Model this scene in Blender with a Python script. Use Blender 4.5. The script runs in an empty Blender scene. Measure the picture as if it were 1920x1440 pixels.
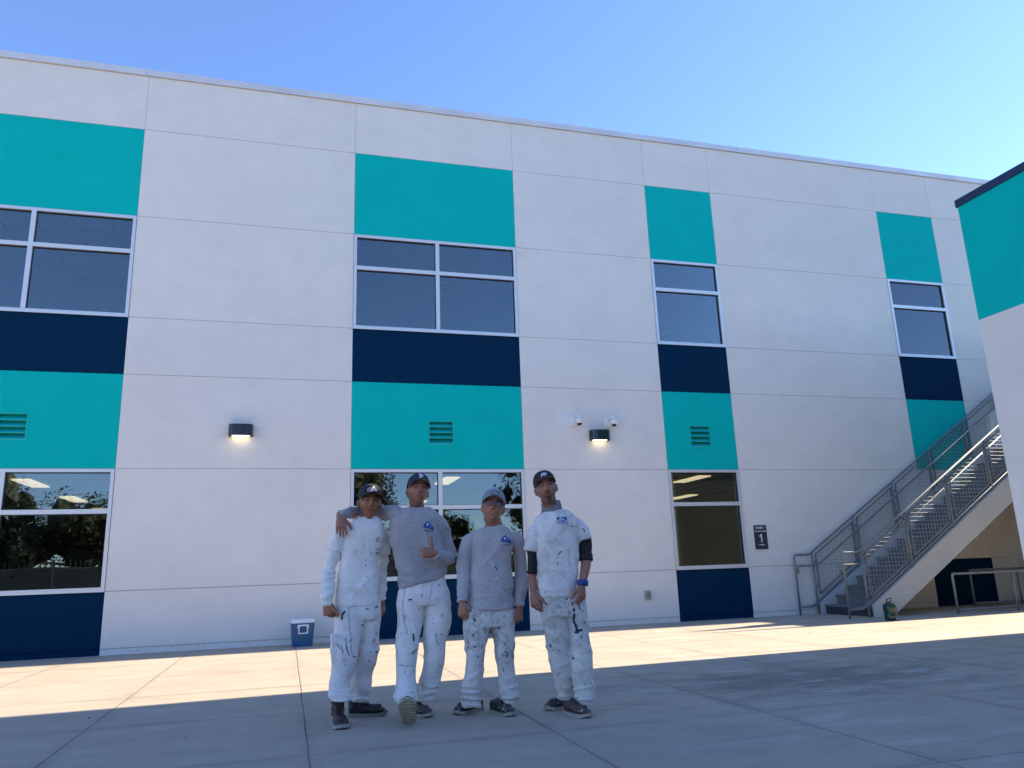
import bpy, bmesh, math, random
import numpy as np
from mathutils import Vector, Matrix, noise as mnoise
from mathutils.bvhtree import BVHTree
R = math.radians
random.seed(7)
SC = bpy.context.scene
COL = SC.collection

# ---------------------------------------------------------------- camera
YAW, PITCH, ROLL, FPX, DCAM, HCAM = R(16.3529), R(13.6382), R(-2.0628), 1440.85, 13.5874, 1.04
cf = Vector((math.sin(YAW)*math.cos(PITCH), math.cos(YAW)*math.cos(PITCH), math.sin(PITCH)))
_rt = Vector((math.cos(YAW), -math.sin(YAW), 0)); _up = _rt.cross(cf)
cr = _rt*math.cos(ROLL) + _up*math.sin(ROLL)
cu = -_rt*math.sin(ROLL) + _up*math.cos(ROLL)
CP = Vector((0, -DCAM, HCAM))
cam = bpy.data.objects.new('camera', bpy.data.cameras.new('camera'))
COL.objects.link(cam)
cam.data.sensor_fit = 'HORIZONTAL'; cam.data.sensor_width = 36; cam.data.lens = FPX/1920*36
cam.data.clip_start = 0.05; cam.data.clip_end = 3000
M = Matrix((cr, cu, -cf)).transposed().to_4x4(); M.translation = CP
cam.matrix_world = M
SC.camera = cam

# ---------------------------------------------------------------- light
SUN_EL, SUN_DEV = R(27.0), R(3.1)      # low morning sun, almost along the facade
sdir = Vector((math.cos(SUN_EL)*math.cos(SUN_DEV), math.cos(SUN_EL)*math.sin(SUN_DEV), math.sin(SUN_EL)))
sun = bpy.data.objects.new('sun', bpy.data.lights.new('sun', 'SUN'))
COL.objects.link(sun)
sun.data.energy = 5.0; sun.data.angle = R(0.5); sun.data.color = (1.0, 0.86, 0.64)
sun.rotation_euler = sdir.to_track_quat('Z', 'Y').to_euler()
W = bpy.data.worlds.new('World'); SC.world = W; W.use_nodes = True
nt = W.node_tree; nt.nodes.clear()
sky = nt.nodes.new('ShaderNodeTexSky'); sky.sky_type = 'NISHITA'; sky.sun_disc = False
sky.sun_elevation = SUN_EL; sky.sun_rotation = math.pi/2 - SUN_DEV
sky.air_density = 0.9; sky.dust_density = 0.1; sky.ozone_density = 3.5
bg = nt.nodes.new('ShaderNodeBackground'); bg.inputs[1].default_value = 0.10
wo = nt.nodes.new('ShaderNodeOutputWorld')
wb = nt.nodes.new('ShaderNodeMix'); wb.data_type='RGBA'; wb.blend_type='MULTIPLY'; wb.inputs[0].default_value=1; wb.inputs[7].default_value=(.88,.905,1.06,1)
nt.links.new(sky.outputs[0], wb.inputs[6]); nt.links.new(wb.outputs[2], bg.inputs[0]); nt.links.new(bg.outputs[0], wo.inputs[0])
SC.view_settings.view_transform = 'Standard'; SC.view_settings.look = 'None'
SC.view_settings.gamma = 1; SC.view_settings.exposure = 1.86
SC.render.engine = 'CYCLES'

# ---------------------------------------------------------------- helpers
def at(px, py, y):
    """point seen at photo pixel (px,py) on the upright plane at distance y"""
    d = cf + cr*((px-960)/FPX) - cu*((py-720)/FPX)
    return CP + d*((y-CP.y)/d.y)
def ppm(p):
    return FPX/((Vector(p)-CP).dot(cf))

class MB:
    def __init__(s): s.v=[]; s.f=[]
    def add(s, vs, fs):
        o=len(s.v); s.v+= [tuple(v) for v in vs]; s.f+=[tuple(i+o for i in f) for f in fs]; return s
    def box(s,x0,x1,y0,y1,z0,z1):
        return s.add([(x0,y0,z0),(x1,y0,z0),(x1,y1,z0),(x0,y1,z0),(x0,y0,z1),(x1,y0,z1),(x1,y1,z1),(x0,y1,z1)],
          [(0,3,2,1),(4,5,6,7),(0,1,5,4),(1,2,6,5),(2,3,7,6),(3,0,4,7)])
    def obox(s,c,ax,ay,az):
        c,ax,ay,az=map(Vector,(c,ax,ay,az))
        vs=[c+ax*i+ay*j+az*k for k in(-1,1) for i,j in((-1,-1),(1,-1),(1,1),(-1,1))]
        return s.add(vs,[(0,3,2,1),(4,5,6,7),(0,1,5,4),(1,2,6,5),(2,3,7,6),(3,0,4,7)])
    def tube(s,pts,r,n=12,cap=True):
        pts=[Vector(p) for p in pts]; rs=r if isinstance(r,(list,tuple)) else [r]*len(pts)
        rings=[]; prev=None
        for i,p in enumerate(pts):
            t=(pts[min(i+1,len(pts)-1)]-pts[max(i-1,0)]).normalized()
            if prev is None:
                a=Vector((0,0,1)) if abs(t.z)<.9 else Vector((1,0,0)); u=t.cross(a).normalized()
            else: u=(prev-t*prev.dot(t)).normalized()
            prev=u; w=t.cross(u)
            k=1.0
            if 0<i<len(pts)-1:
                c=(pts[i+1]-pts[i]).normalized().dot((pts[i]-pts[i-1]).normalized()); k=1/max(.7,math.sqrt((1+c)/2))
            rings.append([p+(u*math.cos(2*math.pi*j/n)+w*math.sin(2*math.pi*j/n))*rs[i]*(k if k<1.2 else 1.2) for j in range(n)])
        vs=[v for q in rings for v in q]; fs=[]
        for i in range(len(pts)-1):
            for j in range(n):
                a=i*n+j; b=i*n+(j+1)%n; fs.append((a,b,b+n,a+n))
        if cap: fs.append(tuple(range(n))[::-1]); fs.append(tuple(range((len(pts)-1)*n,len(pts)*n)))
        return s.add(vs,fs)
    def rings(s,rings,cap=True):
        n=len(rings[0]); vs=[v for q in rings for v in q]; fs=[]
        for i in range(len(rings)-1):
            for j in range(n):
                a=i*n+j; b=i*n+(j+1)%n; fs.append((a,b,b+n,a+n))
        if cap: fs.append(tuple(range(n))[::-1]); fs.append(tuple(range((len(rings)-1)*n,len(rings)*n)))
        return s.add(vs,fs)
    def ell(s,c,rx,ry,rz,rot=None,nu=16,nv=10):
        c=Vector(c); vs=[]; 
        for i in range(nv+1):
            th=math.pi*i/nv
            for j in range(nu):
                ph=2*math.pi*j/nu; p=Vector((rx*math.sin(th)*math.cos(ph),ry*math.sin(th)*math.sin(ph),rz*math.cos(th)))
                if rot: p=rot@p
                vs.append(c+p)
        fs=[(i*nu+j,(i+1)*nu+j,(i+1)*nu+(j+1)%nu,i*nu+(j+1)%nu) for i in range(nv) for j in range(nu)]
        return s.add(vs,fs)
    def prism(s,poly,y0,y1):
        """poly in xz, extruded in y"""
        n=len(poly); vs=[(x,y0,z) for x,z in poly]+[(x,y1,z) for x,z in poly]
        return s.add(vs,[tuple(range(n)),tuple(range(n,2*n))[::-1]]+[(i,i+n,(i+1)%n+n,(i+1)%n) for i in range(n)])
    def xf(s,m): s.v=[tuple(m@Vector(v)) for v in s.v]; return s
    def mesh(s,name,smooth=False,fix=True):
        me=bpy.data.meshes.new(name); me.from_pydata(s.v,[],s.f); me.validate()
        if fix:
            bm=bmesh.new(); bm.from_mesh(me); bmesh.ops.remove_doubles(bm,verts=bm.verts,dist=1e-6)
            bmesh.ops.recalc_face_normals(bm,faces=bm.faces); bm.to_mesh(me); bm.free()
        if smooth: me.polygons.foreach_set('use_smooth',[True]*len(me.polygons))
        return me
    def build(s,name,mat,parent=None,smooth=False,loc=None):
        return link(name,s.mesh(name,smooth),mat,parent,loc)

def link(name,me,mat,parent=None,loc=None):
    o=bpy.data.objects.new(name,me); COL.objects.link(o)
    if mat is not None:
        me.materials.clear(); me.materials.append(mat)
    if loc is not None: o.location=loc
    if parent is not None: setpar(o,parent)
    return o
def wm(o):
    m=o.matrix_basis.copy()
    return (wm(o.parent)@o.matrix_parent_inverse@m) if o.parent else m
def setpar(o,p):
    o.parent=p; o.matrix_parent_inverse=wm(p).inverted()
def empty(name,loc=(0,0,0)):
    o=bpy.data.objects.new(name,None); COL.objects.link(o); o.location=loc; o.empty_display_size=.2; return o
def tag(o,label=None,cat=None,group=None,kind=None):
    if label: o['label']=label
    if cat: o['category']=cat
    if group: o['group']=group
    if kind: o['kind']=kind
    return o
def children(o): return [c for c in bpy.data.objects if c.parent==o]
def copy_tree(o,parent=None):
    c=o.copy(); COL.objects.link(c)
    if parent is not None: c.parent=parent
    for ch in children(o): copy_tree(ch,c)
    return c
def arcpath(pts,r=.06,n=4):
    """round the corners of a polyline"""
    pts=[Vector(p) for p in pts]; out=[pts[0]]
    for i in range(1,len(pts)-1):
        a=(pts[i-1]-pts[i]); b=(pts[i+1]-pts[i]); rr=min(r,a.length*.45,b.length*.45)
        p0=pts[i]+a.normalized()*rr; p1=pts[i]+b.normalized()*rr
        for k in range(n+1):
            t=k/n; out.append(p0*(1-t)**2+pts[i]*2*t*(1-t)+p1*t*t)
    out.append(pts[-1]); return out

# ---------------------------------------------------------------- materials
class NT:
    def __init__(s,name):
        s.m=bpy.data.materials.new(name); s.m.use_nodes=True; s.t=s.m.node_tree; s.n=s.t.nodes
        s.b=s.n['Principled BSDF']; s.out=s.n['Material Output']
        s.tc=s.n.new('ShaderNodeTexCoord')
    def new(s,t,**k):
        n=s.n.new(t)
        for a,b in k.items(): setattr(n,a,b)
        return n
    def lk(s,a,b): s.t.links.new(a,b)
    def noise(s,scale,detail=3,rough=.55,vec=None,dist=0):
        n=s.new('ShaderNodeTexNoise'); n.inputs['Scale'].default_value=scale; n.inputs['Detail'].default_value=detail
        n.inputs['Roughness'].default_value=rough; n.inputs['Distortion'].default_value=dist
        s.lk(vec or s.tc.outputs['Object'],n.inputs['Vector']); return n.outputs['Fac']
    def map(s,scale=(1,1,1),rot=(0,0,0),loc=(0,0,0),vec=None):
        n=s.new('ShaderNodeMapping'); n.inputs['Scale'].default_value=scale; n.inputs['Rotation'].default_value=rot
        n.inputs['Location'].default_value=loc; s.lk(vec or s.tc.outputs['Object'],n.inputs['Vector']); return n.outputs[0]
    def ramp(s,f,stops,interp='LINEAR'):
        n=s.new('ShaderNodeValToRGB'); n.color_ramp.interpolation=interp; e=n.color_ramp.elements
        while len(e)<len(stops): e.new(.5)
        for q,(p,c) in zip(e,stops):
            q.position=p; q.color=(c,c,c,1) if isinstance(c,(int,float)) else (*c,1)
        s.lk(f,n.inputs[0]); return n.outputs[0]
    def math(s,op,a,b=None,c=None,clamp=False):
        n=s.new('ShaderNodeMath',operation=op,use_clamp=clamp)
        for i,x in enumerate((a,b,c)):
            if x is None: continue
            if isinstance(x,(int,float)): n.inputs[i].default_value=x
            else: s.lk(x,n.inputs[i])
        return n.outputs[0]
    def mix(s,f,a,b,mode='MIX'):
        n=s.new('ShaderNodeMix',data_type='RGBA',blend_type=mode)
        for i,x in ((0,f),(6,a),(7,b)):
            if isinstance(x,(int,float)): n.inputs[i].default_value=x
            elif isinstance(x,tuple): n.inputs[i].default_value=(*x,1)
            else: s.lk(x,n.inputs[i])
        return n.outputs[2]
    def bump(s,h,strength,dist=.01,prev=None):
        n=s.new('ShaderNodeBump'); n.inputs['Strength'].default_value=strength; n.inputs['Distance'].default_value=dist
        s.lk(h,n.inputs['Height'])
        if prev: s.lk(prev,n.inputs['Normal'])
        return n.outputs[0]
    def sep(s,v):
        n=s.new('ShaderNodeSeparateXYZ'); s.lk(v,n.inputs[0]); return n.outputs
    def col(s,c):
        if isinstance(c,tuple): s.b.inputs['Base Color'].default_value=(*c,1)
        else: s.lk(c,s.b.inputs['Base Color'])
    def set(s,rough=.6,metal=0,spec=.5,normal=None):
        if isinstance(rough,(int,float)): s.b.inputs['Roughness'].default_value=rough
        else: s.lk(rough,s.b.inputs['Roughness'])
        s.b.inputs['Metallic'].default_value=metal; s.b.inputs['Specular IOR Level'].default_value=spec
        if normal: s.lk(normal,s.b.inputs['Normal'])
        return s.m
def simple(name,c,rough=.6,metal=0,spec=.5,var=.0,scale=8,bump=0,bscale=60):
    t=NT(name)
    if var>0:
        n=t.noise(scale,4); d=t.ramp(n,[(.3,tuple(x*(1-var) for x in c)),(.7,tuple(min(1,x*(1+var)) for x in c))]); t.col(d)
    else: t.col(c)
    nm=t.bump(t.noise(bscale,3),bump,.003) if bump else None
    return t.set(rough,metal,spec,nm)
def stucco(name,c,patch=False,dirt=0):
    t=NT(name)
    big=t.noise(.55,5,.6); mid=t.noise(2.6,5,.65); fine=t.noise(48,4,.7); drag=t.noise(1.0,4,.6,vec=t.map((1.6,1.6,2.4),(.3,.5,.2)))
    f=t.math('ADD',t.math('MULTIPLY',big,.28),t.math('MULTIPLY',mid,.20)); f=t.math('ADD',f,t.math('MULTIPLY',fine,.34)); f=t.math('ADD',f,t.math('MULTIPLY',drag,.2))
    a=tuple(x*.90 for x in c); b=tuple(min(.95,x*1.06) for x in c)
    base=t.ramp(f,[(.36,a),(.62,b)])
    x,y,z=t.sep(t.tc.outputs['Object'])
    if patch:
        dx=t.math('SUBTRACT',x,5.06); dz=t.math('SUBTRACT',z,3.80)
        r=t.math('SQRT',t.math('ADD',t.math('MULTIPLY',dx,dx),t.math('MULTIPLY',dz,dz)))
        r=t.math('ADD',r,t.math('MULTIPLY',t.noise(9,2),.12))
        m=t.ramp(r,[(.24,1.0),(.34,0.0)])
        base=t.mix(t.math('MULTIPLY',m,.55),base,(.74,.73,.73))
    if dirt:
        h=t.ramp(z,[(.0,1.0),(.10,.75),(.16,0.0)])
        sp=t.ramp(t.noise(42,3,.7,vec=t.map((1,1,.8))),[(.60,0.0),(.66,1.0)])
        gate=t.ramp(t.noise(2.2,2),[(.42,0.0),(.55,1.0)])
        base=t.mix(t.math('MULTIPLY',t.math('MULTIPLY',h,sp),t.math('MULTIPLY',gate,.85)),base,(.09,.09,.10))
    t.col(base)
    grain=t.noise(150,2,.6); nm=t.bump(grain,.5,.005); nm=t.bump(t.noise(34,4,.65),.4,.010,nm)
    return t.set(.92,0,.06,nm)
WHITE=(.705,.672,.625); TEAL=(.002,.44,.40); NAVY=(.002,.024,.062)
M_white=stucco('white_stucco',WHITE,True,1)
M_teal=stucco('teal_stucco',TEAL); M_navy=stucco('navy_stucco',NAVY)
def concrete():
    t=NT('concrete'); P=t.tc.outputs['Object']; x,y,z=t.sep(P)
    wob=t.math('MULTIPLY',t.math('SUBTRACT',t.noise(1.1,2),.5),.02)
    def lines(c,c0,p,w):
        u=t.math('DIVIDE',t.math('SUBTRACT',t.math('ADD',c,wob),c0),p)
        d=t.math('MULTIPLY',t.math('ABSOLUTE',t.math('SUBTRACT',t.math('FRACT',t.math('ADD',u,.5)),.5)),p)
        return d
    dx=lines(x,-1.402,1.5634,0); dy=lines(y,-6.78,1.625,0)
    d=t.math('MINIMUM',dx,t.math('ADD',dy,.0015))
    groove=t.ramp(t.math('MULTIPLY',d,10),[(.035,1.0),(.065,0.0)])
    grooves=t.math('MULTIPLY',groove,t.ramp(t.noise(.9,2),[(.3,.55),(.6,1.0)]))
    smear=t.math('MULTIPLY',t.ramp(d,[(.0,1.0),(.11,0.0)]),t.ramp(t.noise(1.3,4,.7),[(.42,0.0),(.7,1.0)]))
    big=t.noise(.35,5,.62); mid=t.noise(1.7,6,.68,dist=.4); fine=t.noise(38,4,.7)
    streak=t.noise(1.3,5,.65,vec=t.map((.9,3.6,1),(0,0,R(-14))))
    f=t.math('ADD',t.math('MULTIPLY',big,.3),t.math('MULTIPLY',mid,.3)); f=t.math('ADD',f,t.math('MULTIPLY',fine,.14)); f=t.math('ADD',f,t.math('MULTIPLY',streak,.26))
    base=t.ramp(f,[(.34,(.295,.25,.20)),(.5,(.375,.317,.252)),(.66,(.445,.378,.302))])
    # damp, scuffed area to the right, and chalky streaks on it
    ax=t.math('SUBTRACT',x,4.7); ay=t.math('SUBTRACT',y,-7.2)
    r=t.math('SQRT',t.math('ADD',t.math('MULTIPLY',t.math('MULTIPLY',ax,ax),.28),t.math('MULTIPLY',ay,ay)))
    r=t.math('ADD',r,t.math('MULTIPLY',t.math('SUBTRACT',t.noise(1.9,6,.75,vec=t.map((.7,1.9,1),(0,0,R(-18)))),.5),4.2))
    damp=t.ramp(r,[(.15,1.0),(1.25,0.0)])
    base=t.mix(t.math('MULTIPLY',damp,.72),base,(.10,.095,.088))
    tr_=t.ramp(t.noise(2.4,6,.72,vec=t.map((.8,2.0,1),(0,0,R(25)),(7,3,0))),[(.56,0.0),(.70,1.0)]); base=t.mix(t.math('MULTIPLY',tr_,.35),base,(.19,.175,.155))
    ch=t.ramp(t.noise(1.15,6,.72,vec=t.map((.8,3.4,1),(0,0,R(-20)),(3.1,1.7,0))),[(.53,0.0),(.68,1.0)])
    gate=t.ramp(x,[(.20,0.0),(.42,1.0)]) if False else t.ramp(t.math('MULTIPLY',x,.1),[(.15,0.1),(.42,1.0)])
    base=t.mix(t.math('MULTIPLY',t.math('MULTIPLY',ch,gate),.7),base,(.50,.48,.46))
    spots=t.ramp(t.noise(7,5,.75,vec=t.map((1,2,1),(0,0,.4),(9,2,0))),[(.64,0.0),(.70,1.0)])
    base=t.mix(t.math('MULTIPLY',spots,.28),base,(.12,.115,.11))
    base=t.mix(t.math('MULTIPLY',smear,.42),base,(.12,.115,.11))
    base=t.mix(t.math('MULTIPLY',grooves,.86),base,(.045,.042,.04))
    t.col(base)
    h=t.math('SUBTRACT',t.math('MULTIPLY',t.noise(60,4,.7),.25),groove)
    nm=t.bump(h,.5,.006)
    rg=t.ramp(damp,[(0,.82),(1,.6)])
    return t.set(rg,0,.35,nm)
M_conc=concrete()
M_ground=simple('dry_ground',(.24,.21,.16),.95,var=.35,scale=.4)
M_alum=simple('window_aluminium',(.62,.63,.64),.38,.35)
M_gasket=simple('black_gasket',(.01,.01,.012),.5)
M_coping=simple('metal_coping',(.60,.60,.61),.42,.25,var=.10,scale=1.2,bump=.25,bscale=2.0)
M_navymetal=simple('navy_metal',(.008,.026,.07),.4,.2)
M_galv=simple('galvanised_steel',(.21,.22,.225),.6,.45,var=.18,scale=30)
M_wire=simple('galvanised_wire',(.34,.355,.36),.5,.5)
M_string=simple('grey_painted_steel',(.46,.47,.47),.5,0,var=.06,scale=2)
M_tread=simple('concrete_tread',(.12,.125,.13),.85,var=.25,scale=9)
M_treadd=simple('worn_bottom_riser',(.03,.03,.035),.7,var=.8,scale=30)
M_ceil=None
def ceiling_mat():
    t=NT('ceiling_tiles'); x,y,z=t.sep(t.tc.outputs['Object'])
    def ln(c,p,o): 
        u=t.math('DIVIDE',t.math('ADD',c,o),p); return t.math('MULTIPLY',t.math('ABSOLUTE',t.math('SUBTRACT',t.math('FRACT',t.math('ADD',u,.5)),.5)),p)
    d=t.math('MINIMUM',ln(x,.61,.21),ln(y,1.22,.18))
    m=t.ramp(t.math('MULTIPLY',d,10),[(.18,1.0),(.26,0.0)])
    ids=t.new('ShaderNodeTexWhiteNoise'); ids.noise_dimensions='2D'
    cb=t.new('ShaderNodeCombineXYZ'); t.lk(t.math('FLOOR',t.math('DIVIDE',t.math('ADD',x,.21),.61)),cb.inputs[0]); t.lk(t.math('FLOOR',t.math('DIVIDE',t.math('ADD',y,.18),1.22)),cb.inputs[1])
    t.lk(cb.outputs[0],ids.inputs[0])
    c=t.ramp(ids.outputs[0],[(0,(.78,.80,.77)),(.8,(.86,.88,.85)),(.85,(.45,.48,.50))],'CONSTANT')
    t.col(t.mix(t.math('MULTIPLY',m,.8),c,(.10,.11,.11))); return t.set(.9)
M_ceil=ceiling_mat()
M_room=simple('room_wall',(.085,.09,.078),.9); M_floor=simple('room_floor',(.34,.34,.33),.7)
def glass():
    t=NT('tinted_glass'); t.n.remove(t.b)
    tr=t.new('ShaderNodeBsdfTransparent'); tr.inputs[0].default_value=(.78,.83,.80,1)
    gl=t.new('ShaderNodeBsdfGlossy'); gl.inputs['Roughness'].default_value=0.0; gl.inputs[0].default_value=(.84,.94,1,1)
    fr=t.new('ShaderNodeFresnel'); fr.inputs[0].default_value=1.52
    nm=t.bump(t.noise(.9,1),.04,.05); t.lk(nm,gl.inputs['Normal'])
    f=t.math('ADD',t.math('MULTIPLY',fr.outputs[0],1.1),.065,clamp=True)
    mx=t.new('ShaderNodeMixShader'); t.lk(f,mx.inputs[0]); t.lk(tr.outputs[0],mx.inputs[1]); t.lk(gl.outputs[0],mx.inputs[2])
    t.lk(mx.outputs[0],t.out.inputs[0]); return t.m
M_glass=glass()
def emis(name,c,s):
    t=NT(name); t.b.inputs['Emission Color'].default_value=(*c,1); t.b.inputs['Emission Strength'].default_value=s; t.col(tuple(x*.8 for x in c)); return t.set(.6)
M_troff=emis('lit_diffuser',(1,.76,.50),.36)
M_lens=emis('lit_lamp_lens',(1,.84,.58),.9)
M_blackgloss=simple('black_gloss_paint',(.008,.009,.012),.22)
M_whiteplastic=simple('white_plastic',(.72,.73,.71),.4)
M_darkdome=simple('dark_dome',(.006,.006,.008),.08)

# ---------------------------------------------------------------- ground
MB().add([(-700,-700,-.012),(700,-700,-.012),(700,700,-.012),(-700,700,-.012)],[(0,1,2,3)]).build('ground',M_ground)['kind']='structure'
g=MB().add([(-45,-34,0),(60,-34,0),(60,.3,0),(-45,.3,0)],[(0,1,2,3)]).build('pavement',M_conc); g['kind']='structure'

# ---------------------------------------------------------------- main building
bld=empty('school_building',(5,5,0))
tag(bld,'long two storey white stucco building with teal and navy window columns behind the four men','building')
ZS=[0,.088,.951,2.856,4.427,5.424,7.275,8.963,10.04]
XS=[-14.5,-12.733,-9.579,-5.863,-2.709,1.007,4.161,7.099,8.673,13.070,14.674,22.0,30.0]
COLS={(-12.733,-9.579):1,(-5.863,-2.709):1,(1.007,4.161):1,(7.099,8.673):2,(13.070,14.674):2}
wall=MB(); back=MB(); G=.0035
LV=[]
for xi in range(len(XS)-1):
    x0,x1=XS[xi],XS[xi+1]; k=COLS.get((x0,x1))
    for zi in range(len(ZS)-1):
        z0,z1=ZS[zi],ZS[zi+1]
        kind='white'
        if k: kind={0:'navy',1:'navy',2:'white' if x0==13.070 else 'win',3:'teal',4:'navy',5:'win',6:'teal',7:'white'}[zi]
        if kind=='win': continue
        gb=.011 if zi==1 else G
        gl=G if (k or zi<8) else G
        yf=0.0
        hole=None
        if kind=='teal' and zi==3 and x0!=13.070:
            xc=(x0+x1)/2+(.03 if k==1 else .0); hole=(xc-.228,xc+.228,3.30,3.735); 
        def cell(m,a0,a1,y0,y1,b0,b1):
            if not hole: m.box(a0,a1,y0,y1,b0,b1); return
            h0,h1,h2,h3=hole
            m.box(a0,h0,y0,y1,b0,b1); m.box(h1,a1,y0,y1,b0,b1); m.box(h0,h1,y0,y1,b0,h2); m.box(h0,h1,y0,y1,h3,b1)
        zt=z1-(gb if zi<7 else 0); zb=z0+(0 if zi==0 else (.011 if zi==1 else G)) 
        xa=x0+(G if xi>0 else 0)
        m=wall if kind=='white' else MB()
        if zi==0: yf=.006
        cell(m,xa,x1-G*.0-.001,yf,.03,zb,zt-.0)
        if kind!='white':
            nm='teal_panel' if kind=='teal' else 'navy_panel'
            m.build(nm,M_teal if kind=='teal' else M_navy,bld)
        bk=back if kind!='navy' else MB()
        cell(bk,x0,x1,.014,.26,z0,z1)
        if kind=='navy': bk.build('panel_backing',M_navy,bld)
        if hole: LV.append(hole)
wall.build('wall',M_white,bld); back.build('wall_backing',simple('joint_backing',(.50,.49,.47),.9),bld)
# end wall, roof, rear
sh=MB(); sh.box(-14.8,-14.5,.02,14,0,10.04); sh.box(30,30.3,.02,14,0,10.04); sh.box(-14.8,30.3,14,14.3,0,10.04); sh.build('outer_wall',M_white,bld)
MB().box(-14.5,30,.27,13.99,9.75,9.95).build('roof',M_room,bld)
cp=MB()
for i,x in enumerate([-15,-11.9,-8.85,-5.8,-2.75,.32,3.37,6.42,9.47,12.52,15.57,18.6,21.6,24.6,27.6,30.4][:-1]):
    x1=[-15,-11.9,-8.85,-5.8,-2.75,.32,3.37,6.42,9.47,12.52,15.57,18.6,21.6,24.6,27.6,30.4][i+1]
    w=.0016*((i*7)%5-2)
    cp.prism([(0,0)],0,1) if False else cp.add([(x,-.035,10.045),(x1-.005,-.035,10.045),(x1-.005,-.040+w,10.165),(x,-.040+w,10.165),
      (x,.42,10.045),(x1-.005,.42,10.045),(x1-.005,.42,10.20),(x,.42,10.20)],[(0,1,2,3),(4,7,6,5),(3,2,6,7),(0,4,5,1),(0,3,7,4),(1,5,6,2)])
cp.build('coping',M_coping,bld)
# louvred vents
for h0,h1,h2,h3 in LV:
    fr=MB(); t=.012
    fr.box(h0,h0+t,-.006,.12,h2,h3); fr.box(h1-t,h1,-.006,.12,h2,h3); fr.box(h0+t,h1-t,-.006,.12,h3-t,h3); fr.box(h0+t,h1-t,-.006,.12,h2,h2+t)
    n=4; dz=(h3-h2-2*t)/n
    for i in range(n):
        zb=h2+t+i*dz
        # slat: slopes up and back, thin bright nose
        fr.add([(h0+t,-.003,zb+.012),(h1-t,-.003,zb+.012),(h1-t,.10,zb+dz*.92),(h0+t,.10,zb+dz*.92),
                (h0+t,-.003,zb),(h1-t,-.003,zb),(h1-t,.10,zb+dz*.92-.012),(h0+t,.10,zb+dz*.92-.012)],[(0,1,2,3),(4,7,6,5),(0,4,5,1),(2,6,7,3),(0,3,7,4),(1,5,6,2)])
    fr.box(h0,h1,.115,.125,h2,h3)
    fr.build('louvre_vent',simple('teal_metal',TEAL,.45) if 'teal_metal' not in bpy.data.materials else bpy.data.materials['teal_metal'],bld)
# windows
def window(x0,x1,z0,z1,ztr,mull):
    w=MB(); a=.058; y0,y1=-.012,.10
    w.box(x0+.004,x0+a,y0,y1,z0,z1-.004); w.box(x1-a,x1-.004,y0,y1,z0,z1-.004)
    w.box(x0+a,x1-a,y0,y1,z1-a,z1-.004); w.box(x0+a,x1-a,y0,y1,z0,z0+a)
    w.box(x0-.002,x1+.002,-.030,-.0125,z0-.012,z0+.030)
    b=.036; xs=[x0+a,x1-a]
    if mull: xm=(x0+x1)/2; w.box(xm-b,xm+b,y0,y1,z0+a,z1-a); xs=[x0+a,xm-b,xm+b,x1-a]
    zs=[z0+a,ztr-b,ztr+b,z1-a]
    for i in range(0,len(xs),2): w.box(xs[i],xs[i+1],y0,y1,ztr-b,ztr+b)
    o=w.build('window',M_alum,bld)
    gk=MB(); 
    for i in range(0,len(xs),2):
        for j in (0,2):
            q=.009; A,B,C,D=xs[i],xs[i+1],zs[j],zs[j+1]
            gk.box(A,A+q,.018,.06,C,D); gk.box(B-q,B,.018,.06,C,D); gk.box(A+q,B-q,.018,.06,C,C+q); gk.box(A+q,B-q,.018,.06,D-q*1.5,D)
            p=MB().box(A+q,B-q,.040,.048,C+q,D-q*1.5).build('pane',M_glass,o)
    gk.build('gasket',M_gasket,o)
for (x0,x1),k in COLS.items():
    
    if x0!=13.070: window(x0,x1,.951,2.856,2.178,k==1)
    window(x0,x1,5.424,7.275,6.61,k==1)
# rooms behind the windows
for zf,zc in ((0.02,2.95),(4.45,7.38)):
    c=MB().box(-14.4,29.9,.27,11,zc,zc+.06).build('ceiling',M_ceil,bld)
    MB().box(-14.4,29.9,.27,11,zf-.01,zf+.02).build('room_floor',M_floor,bld)
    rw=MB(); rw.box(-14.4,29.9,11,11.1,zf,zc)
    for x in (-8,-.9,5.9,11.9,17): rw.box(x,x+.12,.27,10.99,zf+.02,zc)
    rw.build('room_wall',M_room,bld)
    spots=[(-4.65,2.7),(-4.65,5.8),(-4.65,8.85),(3.2,2.5),(3.4,7.6),(8.88,2.3),(10.95,6.6),(-11.5,2.7)] if zc<4 else []
    for x,y in spots:
        l=MB().box(x-.15,x+.15,y-.61,y+.61,zc-.025,zc-.004).build('ceiling_light',M_troff,c)
    if zc>4:
        for x,y in [(-4.27,2.7),(3.1,2.85),(-4.27,5.9),(3.1,6.0),(8.1,3.2)]:
            d=MB(); n=20
            for rr,zz in ((.27,0),(.20,.02),(.12,.045)): d.rings([[Vector((x+rr*math.cos(2*math.pi*j/n),y+rr*math.sin(2*math.pi*j/n),zc-.004-zz)) for j in range(n)],[Vector((x+rr*.96*math.cos(2*math.pi*j/n),y+rr*.96*math.sin(2*math.pi*j/n),zc-.02-zz)) for j in range(n)]])
            d.build('ceiling_diffuser',M_whiteplastic,c)
# pilaster and downpipe under the stairs
MB().box(15.22,15.45,-.16,-.002,0,4.19).build('pilaster',M_white,bld)

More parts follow.
